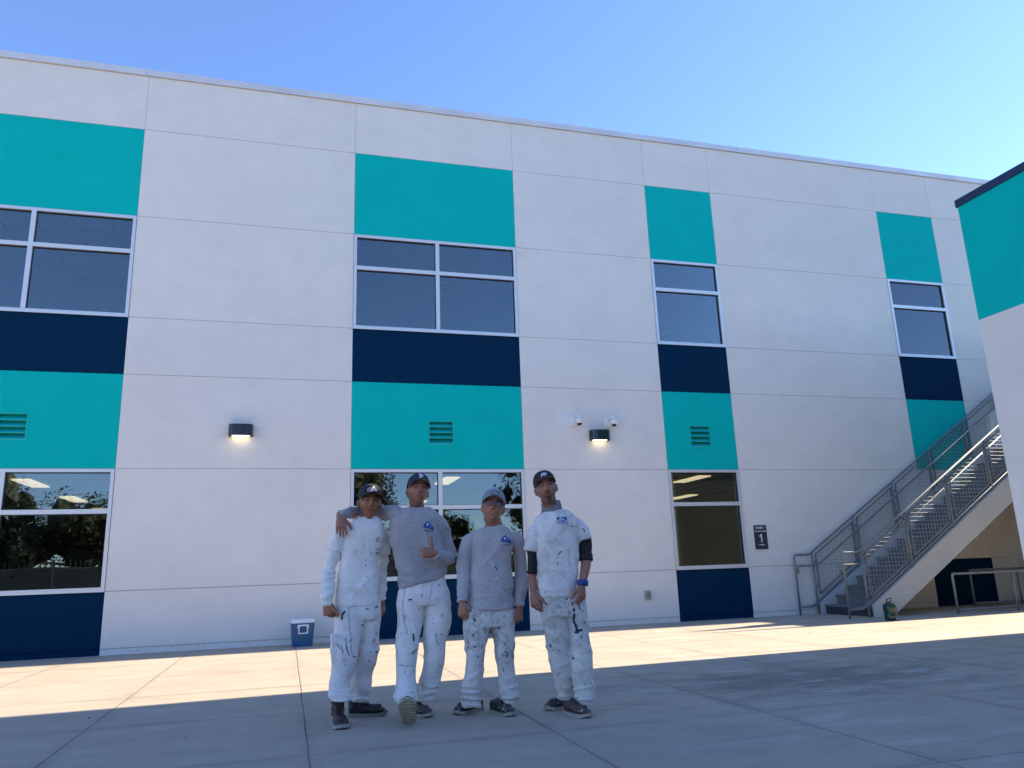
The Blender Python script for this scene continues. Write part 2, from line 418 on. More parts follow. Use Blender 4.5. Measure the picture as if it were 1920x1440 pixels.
# ---------------------------------------------------------------- wing building
wing=empty('wing_building',(16,-20,0)); tag(wing,'lower building on the right edge with teal upper wall, white lower wall and navy coping','building')
wx,wy=9.66,-5.15
w=MB(); w.box(wx,wx+.25,-17,wy,0.0,2.85); w.box(wx,wx+.25,-17,wy,2.862,4.377); w.box(wx+.004,wx+.25,-17,wy,2.84,2.87)
w.box(wx+.26,26,wy-.25,wy,0,.15); w.box(wx+.26,9.97,wy-.25,wy,.15,4.2); w.box(wx+.26,26,wy-.25,wy,4.2,4.377)
w.box(26,26.2,-17,wy,0,6.17); w.box(wx+.26,26,-17,-16.8,0,6.17)
w.build('lower_wall',M_white,wing)
MB().box(wx-.002,wx+.25,-17,wy+.002,4.379,6.18).box(wx+.25,26,wy-.25,wy+.002,4.379,6.18).build('teal_panel',M_teal,wing)
MB().box(9.97,26,wy-.2,wy-.1,.15,4.2).build('window',simple('dark_reflected_panel',(.13,.125,.10),.5),wing)  # matte dark panel added so the right ground floor pane reflects something dark
MB().box(wx-.022,26.2,-17,wy+.022,6.182,6.30).build('coping',M_navymetal,wing)
# ---------------------------------------------------------------- staircase
stair=empty('staircase',(10.1,-.85,0)); tag(stair,'outdoor concrete and steel stair with galvanised mesh railings rising to the right along the wall','staircase')
YN,YF,SL=-1.56,-.10,.638
RUN,RISE=.2743,.175; X0=10.21
def ztop(x): return SL*(x-10.13)+.22
for nm,ya,yb in (('stringer',YN-.04,YN+.03),('stringer',YF-.03,YF+.04)):
    xe=16.85
    poly=[(10.13,0),(10.13,.22),(xe,ztop(xe)),(xe,ztop(xe)-.53),(10.50,0)]
    MB().prism(poly,ya,yb).build(nm,M_string,stair)
MB().prism([(10.52,.004),(16.8,SL*(16.8-10.13)-.28),(16.8,SL*(16.8-10.13)-.20),(10.52,.09)],YN+.032,YF-.032).build('soffit',M_string,stair)
tr=MB(); rs=MB()
for k in range(25):
    x=X0+RUN*k; z=RISE*(k+1)
    if k<24: tr.box(x-.02,x+RUN+.012,YN+.031,YF-.031,z-.032,z)
    if k: rs.box(x+.008,x+.02,YN+.032,YF-.032,z-RISE+.001,z-.033)
tr.build('tread',M_tread,stair); rs.build('riser',M_tread,stair)
MB().box(X0+.008,X0+.05,YN+.032,YF-.032,.004,RISE-.034).build('riser',M_treadd,stair)
ld=MB(); ld.box(16.79,21.0,-1.95,-.002,4.20,4.375); ld.box(17.0,21.0,-1.94,-.002,4.3755,4.56); ld.build('landing',M_string,stair)  # second slab box added on top to keep sun off the upper stair
MB().box(17.0,21.0,-1.93,-.002,0,4.195).box(15.9,16.0,-1.5,-.17,0,3.3).box(15.0,17.0,-1.56,-1.5,0,2.85).build('shade_walls',M_white,stair)  # unseen walls added to block sun and bounce light under the stair
def side(y,posts,inner,lastx):
    rail=MB(); r=.0215; xr=lambda x: 1.19+SL*(x-10.09)
    x1=posts[0]-.42
    # end loop and top rail
    rail.tube(arcpath([(x1,y,0),(x1,y,1.145),(posts[0]-.07,y,1.145),(lastx,y,xr(lastx))],.05),r)
    # lower loop
    rail.tube(arcpath([(x1,y,.155),(posts[0]-.12,y,.155),(posts[0]+.0,y,.235),(lastx,y,ztop(lastx)+.055)],.05),r)
    rail.build('guard_rail',M_galv,stair,True)
    h=MB(); yi=y+inner*.085; zh=.93
    h.tube(arcpath([(x1+.0,yi,zh-.13),(x1-.01,yi,zh),(posts[0]+.03,yi,zh),(lastx,yi,zh+SL*(lastx-posts[0]-.03))],.05),.019)
    for p in posts[1:]: 
        zz=zh+SL*(p-posts[0]-.03); h.tube([(p,y,zz-.06),(p,yi,zz-.05),(p,yi,zz-.01)],.007,8)
    h.tube([(x1,y,zh-.13),(x1,yi,zh-.13)],.015,8)
    h.build('handrail',M_galv,stair,True)
    for i,p in enumerate(posts):
        zb=0.0 if i==0 else ztop(p)-.10
        if p>lastx: break
        pt=MB(); pt.tube([(p,y-.0,zb),(p,y,xr(p)-.005)],.0215)
        pt.build('post',M_galv,stair,True)
        if i==len(posts)-1 or posts[i+1]>lastx: continue
        q=posts[i+1]; a,b=p+.085,q-.055
        lo=lambda x: ztop(x)+.15; hi=lambda x: xr(x)-.085
        f=MB(); 
        def bar(p0,p1,t=.011):
            p0=Vector(p0);p1=Vector(p1);d=(p1-p0);L=d.length/2;d.normalize();n=Vector((0,1,0));s=d.cross(n)
            f.obox((p0+p1)/2,d*(L+t),n*t,s*t)
        bar((a,y,lo(a)),(a,y,hi(a))); bar((b,y,lo(b)),(b,y,hi(b))); bar((a,y,lo(a)),(b,y,lo(b))); bar((a,y,hi(a)),(b,y,hi(b)))
        for xx,s in ((a,-1),(b,1)):
            for fz in (.2,.8):
                zz=lo(xx)+(hi(xx)-lo(xx))*fz; f.box(min(xx,xx+s*.05),max(xx,xx+s*.05),y-.004,y+.004,zz-.02,zz+.02)
        fo=f.build('mesh_panel',M_galv,stair)
        m=MB(); st=.0735; wr=.0032
        x=a+st*.7
        while x<b-.02: m.tube([(x,y-.003,lo(x)),(x,y-.003,hi(x))],wr,5); x+=st
        z=math.floor(lo(a)/st)*st
        while z<hi(b):
            # visible span of the horizontal wire inside the parallelogram
            xa=max(a,(z-.22-.15)/SL*0+ (z-(hi(a)-SL*a))/SL); xb=min(b,(z-(lo(a)-SL*a))/SL)
            if xb-xa>.03: m.tube([(xa,y+.003,z),(xb,y+.003,z)],wr,5)
            z+=st
        m.build('wire_mesh',M_wire,fo)
side(YN,[10.03+1.0935*i for i in range(7)],1,16.7)
side(YF,[10.07+1.0935*i for i in range(7)],-1,16.7)
# landing guard (its shadow reaches the sunlit strip)
lg=MB(); 
for x in (16.9,18.2,19.5,20.9): lg.tube([(x,-1.93,4.3),(x,-1.93,5.45)],.022)
lg.tube([(16.9,-1.93,5.45),(20.9,-1.93,5.45)],.022); lg.tube([(16.9,-1.93,4.5),(20.9,-1.93,4.5)],.022)
for x in np.arange(17.0,20.9,.1): lg.tube([(x,-1.93,4.5),(x,-1.93,5.45)],.004,5)
for z in np.arange(4.6,5.4,.1): lg.tube([(16.9,-1.93,z),(20.9,-1.93,z)],.004,5)
lg.build('landing_guard',M_galv,stair,True)

# low pipe rails beside and under the stair
def piperail(name,pts_x,y,z0,z1,xend,lab):
    t=empty(name,(pts_x[0],y,0)); tag(t,lab,'railing','low pipe rails beneath the stair')
    MB().tube(arcpath([(pts_x[0],y,0),(pts_x[0],y,z1),(xend,y,z1),(xend,y,0)],.04),.022).build('top_rail',M_galv,t,True)
    MB().tube([(pts_x[0],y,z0),(xend,y,z0)],.019).build('bottom_rail',M_galv,t,True)
    for p in pts_x[1:]: MB().tube([(p,y,0),(p,y,z1)],.021).build('post',M_galv,t,True)
piperail('pipe_rail',[11.69,13.08,14.5],-1.86,.07,.70,15.9,'low galvanised pipe rail at the right edge, in front of the stair')
piperail('pipe_rail',[13.38,14.6],-.62,.07,.72,16.4,'low galvanised pipe rail behind the front one, in the shade under the stair')

# ---------------------------------------------------------------- things on the wall
def wall_lamp(x,z,lab):
    t=empty('wall_lamp',(x,0,z)); tag(t,lab,'wall lamp','black half round wall lamps')
    n=18; hw=.198; dep=.17; z0,z1=-.098,.098
    def prof(s,zz): return [Vector((x+hw*s*math.copysign(abs(math.cos(a))**.45,math.cos(a)), -.006-dep*s*abs(math.sin(a))**.62, z+zz)) for a in [math.pi*i/n for i in range(n+1)]]
    sh=MB(); sh.rings([prof(1,z1),prof(1,z0),prof(.93,z0),prof(.93,z0+.02)],False)
    sh.add(prof(1,z1),[tuple(range(n+1))]); sh.add(prof(.93,z0+.021),[tuple(range(n+1))]); 
    sh.box(x-hw,x+hw,-.006,-.001,z+z0,z+z1)
    sh.build('housing',M_blackgloss,t)
    le=MB(); pr=prof(.72,z0+.018); pr2=prof(.72,z0+.004); le.rings([pr,pr2]); le.build('lens',M_lens,t)
    L=bpy.data.objects.new('lamp_light',bpy.data.lights.new('lamp_light','AREA')); COL.objects.link(L)
    L.data.shape='RECTANGLE'; L.data.size=.24; L.data.size_y=.08; L.data.energy=.05; L.data.color=(1,.80,.5)
    L.location=(x,-.085,z+z0-.002); setpar(L,t)
wall_lamp(-.825,3.495,'black half round wall lamp on the white wall left of the four men')
wall_lamp(5.69,3.50,'black half round wall lamp below the two white cameras')
def camera(x,z,lab):
    t=empty('security_camera',(x,0,z)); tag(t,lab,'security camera','white dome cameras on the wall')
    b=MB(); b.box(x-.085,x+.035,-.035,-.001,z-.11,z+.10); b.box(x-.06,x+.02,-.05,-.035,z-.07,z+.06); b.build('mount',M_whiteplastic,t)
    a=MB(); a.tube(arcpath([(x+.01,-.03,z+.07),(x+.06,-.15,z+.085),(x+.06,-.15,z+.02)],.05),.026); a.build('arm',M_whiteplastic,t,True)
    d=MB(); c=(x+.06,-.15); n=20
    d.rings([[Vector((c[0]+r*math.cos(2*math.pi*j/n),c[1]+r*math.sin(2*math.pi*j/n),z+zz)) for j in range(n)] for r,zz in ((.03,.04),(.062,.03),(.072,.0),(.072,-.045),(.060,-.062))]); ho=d.build('housing',M_whiteplastic,t,True)
    MB().ell((c[0],c[1],z-.058),.048,.048,.05).build('dome',M_darkdome,ho,True)
camera(5.19,3.775,'white dome camera left of the other, above left of the wall lamp')
camera(5.90,3.765,'white dome camera right of the other, above right of the wall lamp')

def text(body,size,x,z,y,mat,parent,name='lettering',bold=0,sx=1):
    cu=bpy.data.curves.new('t','FONT'); cu.body=body; cu.size=size; cu.align_x='CENTER'; cu.align_y='CENTER'; cu.extrude=.0008; cu.offset=bold
    o=bpy.data.objects.new('t',cu); COL.objects.link(o); 
    dg=bpy.context.evaluated_depsgraph_get(); me=bpy.data.meshes.new_from_object(o.evaluated_get(dg)); bpy.data.objects.remove(o)
    me.transform(Matrix.Translation((x,y,z))@Matrix.Rotation(math.pi/2,4,'X')@Matrix.Diagonal((sx,1,1,1)))
    return link(name,me,mat,parent)
def rrect(x0,x1,z0,z1,r,n=5):
    out=[]
    for cx,cz,a0 in ((x1-r,z0+r,-90),(x1-r,z1-r,0),(x0+r,z1-r,90),(x0+r,z0+r,180)):
        for k in range(n+1):
            a=R(a0+90*k/n); out.append((cx+r*math.cos(a),cz+r*math.sin(a)))
    return out
M_sign=simple('sign_charcoal',(.022,.025,.034),.5); M_letter=simple('sign_white',(.75,.77,.78),.5)
sg=empty('stair_sign',(9.0,0,1.51)); tag(sg,'small charcoal sign reading STAIR 1 on the white wall left of the stair','sign')
sx0,sx1,sz0,sz1=8.862,9.152,1.275,1.747; sc=(sx0+sx1)/2
MB().prism(rrect(sx0-.005,sx1+.005,sz0-.005,sz1+.005,.022),-.006,-.001).build('backplate',M_letter,sg)
MB().prism(rrect(sx0,sx1,sz0,sz1,.02),-.013,-.0062).build('plate',M_sign,sg)
text('STAIR 1',.062,sc,sz1-.055,-.0145,M_letter,sg,bold=.0012); text('NO ROOF ACCESS',.036,sc,sz1-.122,-.0145,M_letter,sg,bold=.0008,sx=.86)
MB().prism([(sc+a,sz1-.255+b) for a,b in ((.0,-.078),(.026,-.078),(.026,.078),(.004,.078),(-.006,.062),(-.034,.046),(-.034,.026),(.0,.036))],-.0155,-.0138).build('lettering',M_letter,sg); text('1 THRU 2',.034,sc,sz1-.385,-.0145,M_letter,sg,bold=.0008)
eb=empty('wall_box',(6.462,0,.507)); tag(eb,'small grey weatherproof outlet box low on the white wall','outlet box')
M_boxg=simple('grey_box',(.28,.29,.28),.5); M_boxd=simple('grey_box_lid',(.17,.18,.17),.45)
MB().prism(rrect(6.408,6.518,.427,.587,.015),-.05,-.001).build('body',M_boxg,eb)
MB().prism(rrect(6.43,6.496,.452,.562,.01),-.058,-.0502).build('lid',M_boxd,eb)

# ---------------------------------------------------------------- cooler and jug
M_coolb=simple('cooler_blue',(.002,.085,.20),.38,bump=.1,bscale=200); M_coolw=simple('cooler_white',(.66,.68,.72),.4)
co=empty('cool_box',(.26,-.42,0)); tag(co,'small blue cool box with white lid and handle against the wall','cool box')
cx,cy=.262,-.40; rot=Matrix.Translation((cx,cy,0))@Matrix.Rotation(R(4),4,'Z')
def ring(hw,hd,z,r=.03):
    return [Vector((x,y,z)) for x,y in [(a,b) for a,b in rrect(-hw,hw,-hd,hd,r,3)]]
b=MB(); b.rings([ring(.145,.105,0),ring(.152,.112,.012),ring(.178,.128,.345),ring(.178,.128,.352)]); b.xf(rot).build('body',M_coolb,co,False)
l=MB(); l.rings([ring(.182,.133,.353),ring(.186,.137,.36),ring(.186,.137,.395),ring(.176,.128,.408)]); l.rings([ring(.15,.10,.4085),ring(.148,.098,.415)]); l.xf(rot).build('lid',M_coolw,co)
h=MB(); y=-.132
h.box(-.085,.085,y-.022,y+.012,.305,.33); h.box(-.088,-.066,y-.02,y+.012,.275,.305); h.box(.066,.088,y-.02,y+.012,.275,.305)
h.box(-.074,-.056,y-.03,y-.012,.21,.3045); h.box(.056,.074,y-.03,y-.012,.21,.3045); h.box(-.0745,.0745,y-.032,y-.01,.192,.2095)
h.xf(rot).build('handle',M_coolw,co)
M_jug=simple('green_jug_plastic',(.002,.040,.034),.18,spec=.6); M_jugc=simple('black_jug_cap',(.01,.01,.012),.35)
jx,jy=9.78,-2.36
jg=empty('water_jug',(jx,jy,0)); tag(jg,'dark green plastic water jug with black cap and looped handle','water jug')
def jr(hw,hd,z,r=.035): return [Vector((jx+a,jy+b,z)) for a,b in rrect(-hw,hw,-hd,hd,r,4)]
b=MB(); b.rings([jr(.078,.06,0),jr(.088,.07,.01),jr(.090,.072,.12),jr(.086,.068,.125),jr(.086,.068,.133),jr(.092,.073,.138),jr(.095,.075,.22),jr(.090,.07,.262),jr(.062,.055,.285,.03),jr(.036,.036,.292,.03)]); b.build('body',M_jug,jg,True)
MB().tube([(jx-.01,jy,.288),(jx-.01,jy,.315)],.036,16).build('cap',M_jugc,jg)
MB().tube(arcpath([(jx-.045,jy,.305),(jx-.05,jy,.345),(jx-.01,jy,.35),(jx+.03,jy,.372),(jx+.058,jy,.34),(jx+.03,jy,.30)],.03),.0085,8).build('handle',M_jugc,jg,True)
MB().ell((jx+.045,jy-.0735,.035),.008,.003,.012).build('sticker',M_coolw,jg,True)

# ---------------------------------------------------------------- what stands behind the camera and shows in the panes
M_bark=simple('bark',(.05,.038,.028),.9,var=.4,scale=12); 
def leafmat(name,c):
    t=NT(name); oi=t.new('ShaderNodeTexNoise'); oi.inputs['Scale'].default_value=1.4; t.lk(t.tc.outputs['Object'],oi.inputs['Vector'])
    t.col(t.ramp(oi.outputs['Fac'],[(.3,tuple(x*.55 for x in c)),(.7,tuple(x*1.5 for x in c))])); return t.set(.7)
M_leaf=leafmat('leaf_green',(.028,.036,.012)); M_leaf2=leafmat('leaf_olive',(.036,.038,.014))
def tree(x,y,h,rad,seed,lab,mat=None,n=2600,leaf=.12):
    rng=random.Random(seed); t=empty('tree',(x,y,0)); tag(t,lab,'tree','trees across the yard behind the photographer')
    tk=MB(); tk.tube([(x,y,0),(x+.1,y,h*.25),(x-.1,y+.1,h*.5)],[.22,.17,.12],8)
    cl=[]
    for k in range(46):
        a=rng.random()*6.28; u=rng.random()**.5; zz=h*(.42+.55*rng.random()); rr=rad*math.sqrt(max(.1,1-((zz/h-.62)/.45)**2))*u
        c=Vector((x+math.cos(a)*rr,y+math.sin(a)*rr,zz)); cl.append((c,rad*(.22+.2*rng.random())))
        if k<3: tk.tube([(x-.05,y+.05,h*.4),tuple((Vector((x,y,h*.45))+c)/2),tuple(c)],[.09,.05,.02],5)
    tk.build('trunk',M_bark,t,True)
    cr_=MB()
    for c,r in cl:
        cr_.ell(c,r*.45,r*.45,r*.4,Matrix.Rotation(rng.random()*3,3,(rng.random()+.1,rng.random(),rng.random())),7,5)
    cr_.v=[(a+rng.uniform(-.18,.18),b+rng.uniform(-.18,.18),c+rng.uniform(-.18,.18)) for a,b,c in cr_.v]
    for i in range(n):
        c,r=rng.choice(cl); d=Vector((rng.gauss(0,1),rng.gauss(0,1),rng.gauss(0,1))).normalized()*r*rng.random()**.5
        p=c+d; u=Vector((rng.gauss(0,1),rng.gauss(0,1),rng.gauss(0,.5))).normalized(); v=u.cross(Vector((rng.random()-.5,rng.random()-.5,1))).normalized()
        s=leaf*(.6+.8*rng.random()); cr_.add([p-u*s,p-v*s*.45,p+u*s,p+v*s*.45],[(0,1,2,3)])
    link('crown',cr_.mesh('crown',False,False),mat or M_leaf,t)
tlabs=['broad dark tree seen only mirrored in the left ground floor window']
for i,(x,y,h,rd,lab) in enumerate([(-12.0,-38,5.5,4.2,'broad dark tree mirrored in the left ground floor window'),(-5.2,-41,3.9,2.4,'lower bushy tree mirrored at the right of the left ground floor window'),
   (-19,-40,7.5,4.5,'tall tree far left of the yard behind the photographer'),(2.2,-30,9.4,3.4,'tall dark tree mirrored behind the heads of the two left men'),(9.0,-40,5.0,3.2,'rounded tree mirrored low between the two middle men'),
   (14.8,-30,8.6,2.9,'feathery tall tree mirrored at the right edge of the middle window'),(22,-41,5.5,3.6,'low tree at the right end of the yard fence'),(30,-43,7,4.5,'large tree beyond the right end of the yard')]):
    tree(x,y,h,rd,40+i,lab,M_leaf2 if i%2 else M_leaf,n=26000 if i==3 else 16000 if i in (0,1) else 9000)
fe=empty('metal_fence',(0,-36,0)); tag(fe,'grey metal picket fence with solid panels mirrored in the ground floor windows','fence')
M_fence=simple('fence_metal',(.26,.27,.25),.6); M_fencep=simple('fence_panel',(.11,.12,.105),.7,var=.3,scale=1.5)
pk=MB(); 
for i in range(260): x=-34+i*.27; pk.box(x-.018,x+.018,-36.02,-35.98,2.05,2.52)
pk.build('pickets',M_fence,fe); MB().box(-34,36,-36.03,-35.97,2.02,2.1).build('top_rail',M_fence,fe); MB().box(-34,36,-36.01,-35.99,.05,2.02).build('panel',M_fencep,fe)
for i in range(24):
    x=-34+i*3.05; MB().box(x-.05,x+.05,-36.08,-35.96,0,2.5).build('post',M_fence,fe)
lp=empty('lamp_post',(-6.9,-25,0)); tag(lp,'tall thin dark lamp post mirrored in the left ground floor window','lamp post')
MB().tube([(-6.9,-25,0),(-6.9,-25,8.5)],[.09,.06],10).build('pole',M_gasket,lp,True); MB().box(-7.1,-6.3,-25.1,-24.9,8.45,8.6).build('lamp_head',M_gasket,lp)

# scattered dry leaf bits on the pavement
M_bit=simple('dry_leaf',(.035,.028,.022),.9)
bits=[((315,1255),'tiny dark leaf scrap on the paving joint left of the cool box'),((167,1347),'tiny leaf scrap on the sunlit concrete at the lower left'),((525,1315),'tiny leaf scrap in the shade just left of the joint below the cool box'),((333,1333),'tiny leaf scrap in the shade between the two left paving joints'),
 ((348,1385),'tiny dark leaf scrap in the deeper shade at the lower left'),((1398,1239),'small black scrap just inside the shade edge right of the four men'),((1518,1188),'tiny scrap on the sunlit concrete before the stair'),((1130,1230),'tiny scrap on the sunlit concrete right beside the rightmost man')]
for i,((px,py),lab) in enumerate(bits):
    d=cf+cr*((px-960)/FPX)-cu*((py-720)/FPX); p=CP+d*(-HCAM/d.z); s=random.uniform(.006,.013); a=random.random()*3
    u=Vector((math.cos(a),math.sin(a),0))*s; v=Vector((-u.y,u.x,0))*.5
    b=MB(); b.add([p-u+Vector((0,0,.002)),p-v+Vector((0,0,.006)),p+u+Vector((0,0,.003)),p+v+Vector((0,0,.009)),p-u+Vector((0,0,.001)),p-v+Vector((0,0,.001)),p+u+Vector((0,0,.001)),p+v+Vector((0,0,.001))],[(0,1,2,3),(4,7,6,5),(0,4,5,1),(1,5,6,2),(2,6,7,3),(3,7,4,0)])
    tag(b.build('dry_leaf',M_bit),lab,'leaf','leaf scraps on the pavement')
# ================================================================ people
def lattice(ix,iy,iz,s):
    h=(ix*374761393+iy*668265263+iz*2147483647+s*1274126177)&0xffffffff
    h=((h^(h>>13))*1274126177)&0xffffffff; h=h^(h>>16); return (h&0xffff)/65535.0
def vn(P,s=0):
    P=np.asarray(P,float); F=np.floor(P).astype(np.int64); f=P-F; f=f*f*(3-2*f); r=0
    for a in(0,1):
        for b in(0,1):
            for c in(0,1):
                w=(f[:,0] if a else 1-f[:,0])*(f[:,1] if b else 1-f[:,1])*(f[:,2] if c else 1-f[:,2])
                r=r+w*lattice(F[:,0]+a,F[:,1]+b,F[:,2]+c,s)
    return r
def sst(x,a,b): t=np.clip((x-a)/(b-a),0,1); return t*t*(3-2*t)
def remesh(mb,vox):
    me=mb.mesh('tmp',fix=True); o=bpy.data.objects.new('tmp',me); COL.objects.link(o)
    m=o.modifiers.new('r','REMESH'); m.mode='VOXEL'; m.voxel_size=vox; m.adaptivity=0
    dg=bpy.context.evaluated_depsgraph_get(); dg.update(); out=bpy.data.meshes.new_from_object(o.evaluated_get(dg))
    bpy.data.objects.remove(o); bpy.data.meshes.remove(me); return out
def getv(me): a=np.empty(len(me.vertices)*3); me.vertices.foreach_get('co',a); return a.reshape(-1,3)
def setv(me,a): me.vertices.foreach_set('co',a.ravel()); me.update()
def getn(me): a=np.empty(len(me.vertices)*3); me.vertices.foreach_get('normal',a); return a.reshape(-1,3)
def lap(me,it,k=.5,mask=None):
    e=np.empty(len(me.edges)*2,dtype=np.int64); me.edges.foreach_get('vertices',e); e=e.reshape(-1,2); v=getv(me); n=len(v)
    deg=np.bincount(e.ravel(),minlength=n)[:,None].astype(float); deg[deg==0]=1
    for _ in range(it):
        s=np.zeros_like(v)
        for c in range(3): s[:,c]=np.bincount(e[:,0],v[e[:,1],c],n)+np.bincount(e[:,1],v[e[:,0],c],n)
        d=(s/deg-v)*k
        v=v+(d if mask is None else d*mask[:,None])
    setv(me,v)
def folds(me,specs,seed=0):
    """specs: (axis of fast change, wavelength m, stretch, amplitude m, mask fn or None, sharpness)"""
    v=getv(me); nr=getn(me); d=np.zeros(len(v))
    warp=np.stack([vn(v*5+i*17,seed+i) for i in range(3)],1)-.5
    for i,(ax,wl,st,amp,mask,p) in enumerate(specs):
        ax=np.array(Vector(ax).normalized()); a=Vector(ax).orthogonal().normalized(); b=Vector(ax).cross(a)
        q=v+warp*.06
        Q=np.stack([q@ax/wl,q@np.array(a)/(wl*st),q@np.array(b)/(wl*st)],1)
        n=vn(Q+31.7*i,seed+7*i); r=1-np.abs(2*n-1)*1.25; r=np.clip(r,0,1)**(p*1.25)-.42
        h=r*amp
        if mask is not None: h=h*mask(v)
        d+=h
    setv(me,v+nr*d[:,None])
def sring(c,rx,ry,n=32,e=2.5,tilt=0,yaw=0):
    out=[]
    for j in range(n):
        a=2*math.pi*j/n; ca,sa=math.cos(a),math.sin(a)
        x=rx*math.copysign(abs(ca)**(2/e),ca); y=ry*math.copysign(abs(sa)**(2/e),sa)
        if yaw: x,y=x*math.cos(yaw)-y*math.sin(yaw),x*math.sin(yaw)+y*math.cos(yaw)
        out.append(Vector(c)+Vector((x*math.cos(tilt),y,x*math.sin(tilt))))
    return out
def interp_rows(rows,m=4):
    """Catmull-Rom densify of ring spec rows"""
    A=[list(map(float,r)) for r in rows]; out=[]
    for i in range(len(A)-1):
        p0=A[max(0,i-1)];p1=A[i];p2=A[i+1];p3=A[min(len(A)-1,i+2)]
        for k in range(m):
            t=k/m
            out.append([.5*((2*b)+(-a+c)*t+(2*a-5*b+4*c-d)*t*t+(-a+3*b-3*c+d)*t**3) for a,b,c,d in zip(p0,p1,p2,p3)])
    out.append(A[-1]); return out
def silh(mb,rows,dr,e=2.5,grow=0):
    """rows: (py,xl,xr,y,tilt) silhouette rows -> closed loft"""
    rs=[]
    for r in interp_rows(rows,4):
        py,xl,xr,y=r[:4]; tl=r[4] if len(r)>4 else 0; dd=r[5] if len(r)>5 else dr
        c=at((xl+xr)/2,py,y); hw=(xr-xl)/2/ppm(c)+grow
        rs.append(sring(c,hw,hw*dd,tilt=R(tl),e=e))
    mb.rings(rs)
def limb(mb,pts,rad,n=20,m=4):
    rows=interp_rows([(*p,r) for p,r in zip(pts,rad)],m)
    mb.tube([r[:3] for r in rows],[r[3] for r in rows],n)
def hand(mb,w,d,n,side,curl=(22,25,18),sc=1.0,thumb=None,spread=1.0,percurl=None,thc=12):
    w=Vector(w); d=Vector(d).normalized(); n=Vector(n); n=(n-d*n.dot(d)).normalized(); s=d.cross(n)
    if s.dot(Vector(side))<0: s=-s
    rg=[]
    for t,a,b in ((-.03,.027,.021),(0,.0265,.020),(.02,.031,.019),(.05,.038,.018),(.075,.0415,.0155),(.092,.040,.013),(.098,.036,.009)):
        rg.append([w+d*t*sc+s*(a*sc*math.cos(q))+n*(b*sc*math.sin(q)) for q in [2*math.pi*j/16 for j in range(16)]])
    mb.rings(rg)
    for i,(o,t,L) in enumerate(((.031,.086,.073),(.0105,.092,.082),(-.0105,.088,.076),(-.031,.079,.060))):
        cu=curl if percurl is None else percurl[i]
        p=w+d*t*sc+s*o*sc; a0=R((1.5-i)*3*spread); dd=(d*math.cos(a0)+s*math.sin(a0)); ang=0; pts=[p-dd*.015*sc,p]; nn=n
        for k,f in enumerate((.44,.31,.25)):
            ang+=R(cu[k]); v=dd*math.cos(ang)+nn*math.sin(ang); p=p+v*(L*f*sc); pts.append(p)
        mb.tube(pts,[.0088*sc,.0088*sc,.0083*sc,.0077*sc,.0062*sc],10); mb.ell(pts[-1],.0064*sc,.0064*sc,.0064*sc,nu=8,nv=6)
    th=Vector(thumb).normalized() if thumb is not None else (s*.62+d*.72+n*.30).normalized()
    p=w+d*.022*sc+s*.020*sc+n*.004*sc; pts=[p]; a=0
    for k,L in enumerate((.044,.033,.027)):
        v=(th*math.cos(a)+(-s*.5+d*.5 if thumb is None else n*.0+d*.4)*math.sin(a)).normalized(); p=p+v*L*sc; pts.append(p); a+=R(thc)
    mb.tube(pts,[.0175*sc,.0138*sc,.0122*sc,.0098*sc],10); mb.ell(pts[-1],.0099*sc,.0099*sc,.0099*sc,nu=8,nv=6)

def headpts(opt,nu=96,nv=72,off=0.0,mask=None,inner=-.004):
    """lat-long head in local axes: x image right, -y the face, z up; eyes near z=.012"""
    fat=opt.get('fat',0); th=np.linspace(0.02,math.pi-.02,nv)[:,None]; ph=np.linspace(0,2*math.pi,nu,endpoint=False)[None,:]
    x=np.sin(th)*np.cos(ph); y=np.sin(th)*np.sin(ph); z=np.cos(th)*np.ones_like(ph)
    e=2.3; nrm=(np.abs(x)**e+np.abs(y)**e+np.abs(z)**e)**(1/e); X,Y,Z=x/nrm*(.0755+fat*.4),y/nrm*.098,z/nrm*.119
    j=sst(-Z,-.005,.118); X=X*(1-(.40-fat*12)*j**1.4); 
    Y=np.where(Y>0,Y*(1-.42*sst(-Z,.0,.11)),Y*(1-.10*sst(-Z,.02,.11)))
    Y=Y-.006*sst(-Z,.05,.1)
    X=X*(1-.05*np.exp(-((Z-.02)/.02)**2)*(Y<-.03))
    fr=sst(-Y,.0,.055)
    def g(cx,cz,sx,sz,a): return a*np.exp(-((X-cx)/sx)**2-((Z-cz)/sz)**2)*fr
    D=g(0,.018,.008,.018,.008)+g(0,-.006,.0095,.016,.014)+g(0,-.022,.0115,.0105,.022)
    for s in(-1,1):
        D=D+g(s*.0125,-.026,.0075,.007,.009)+g(s*.031,.012,.015,.0095,-.0095)+g(s*.027,.030,.020,.0065,.0065)+g(s*.046,-.016,.018,.016,.005)
        D=D+g(s*.024,-.050,.010,.014,.003+fat*.3)+g(s*.031,.0185,.012,.003,.004)+g(s*.031,.0045,.012,.003,.0035)
    D=D+g(0,-.0525,.019,.0048,.0062)+g(0,-.0665,.0155,.0055,.0068)+g(0,-.0595,.022,.0022,-.005)+g(0,-.096,.018,.012,.008)+g(0,-.079,.02,.006,-.004)
    Y=Y-D*.95
    P=np.stack([X,Y,Z],-1)
    if off or mask is not None:
        n=np.stack([X/.006,Y/.0096,Z/.0141],-1); n/=np.linalg.norm(n,axis=-1,keepdims=True)+1e-9
        m=mask(X,Y,Z)[...,None] if mask is not None else 1
        P=P+n*(off*m+inner*(1-m))
    return P
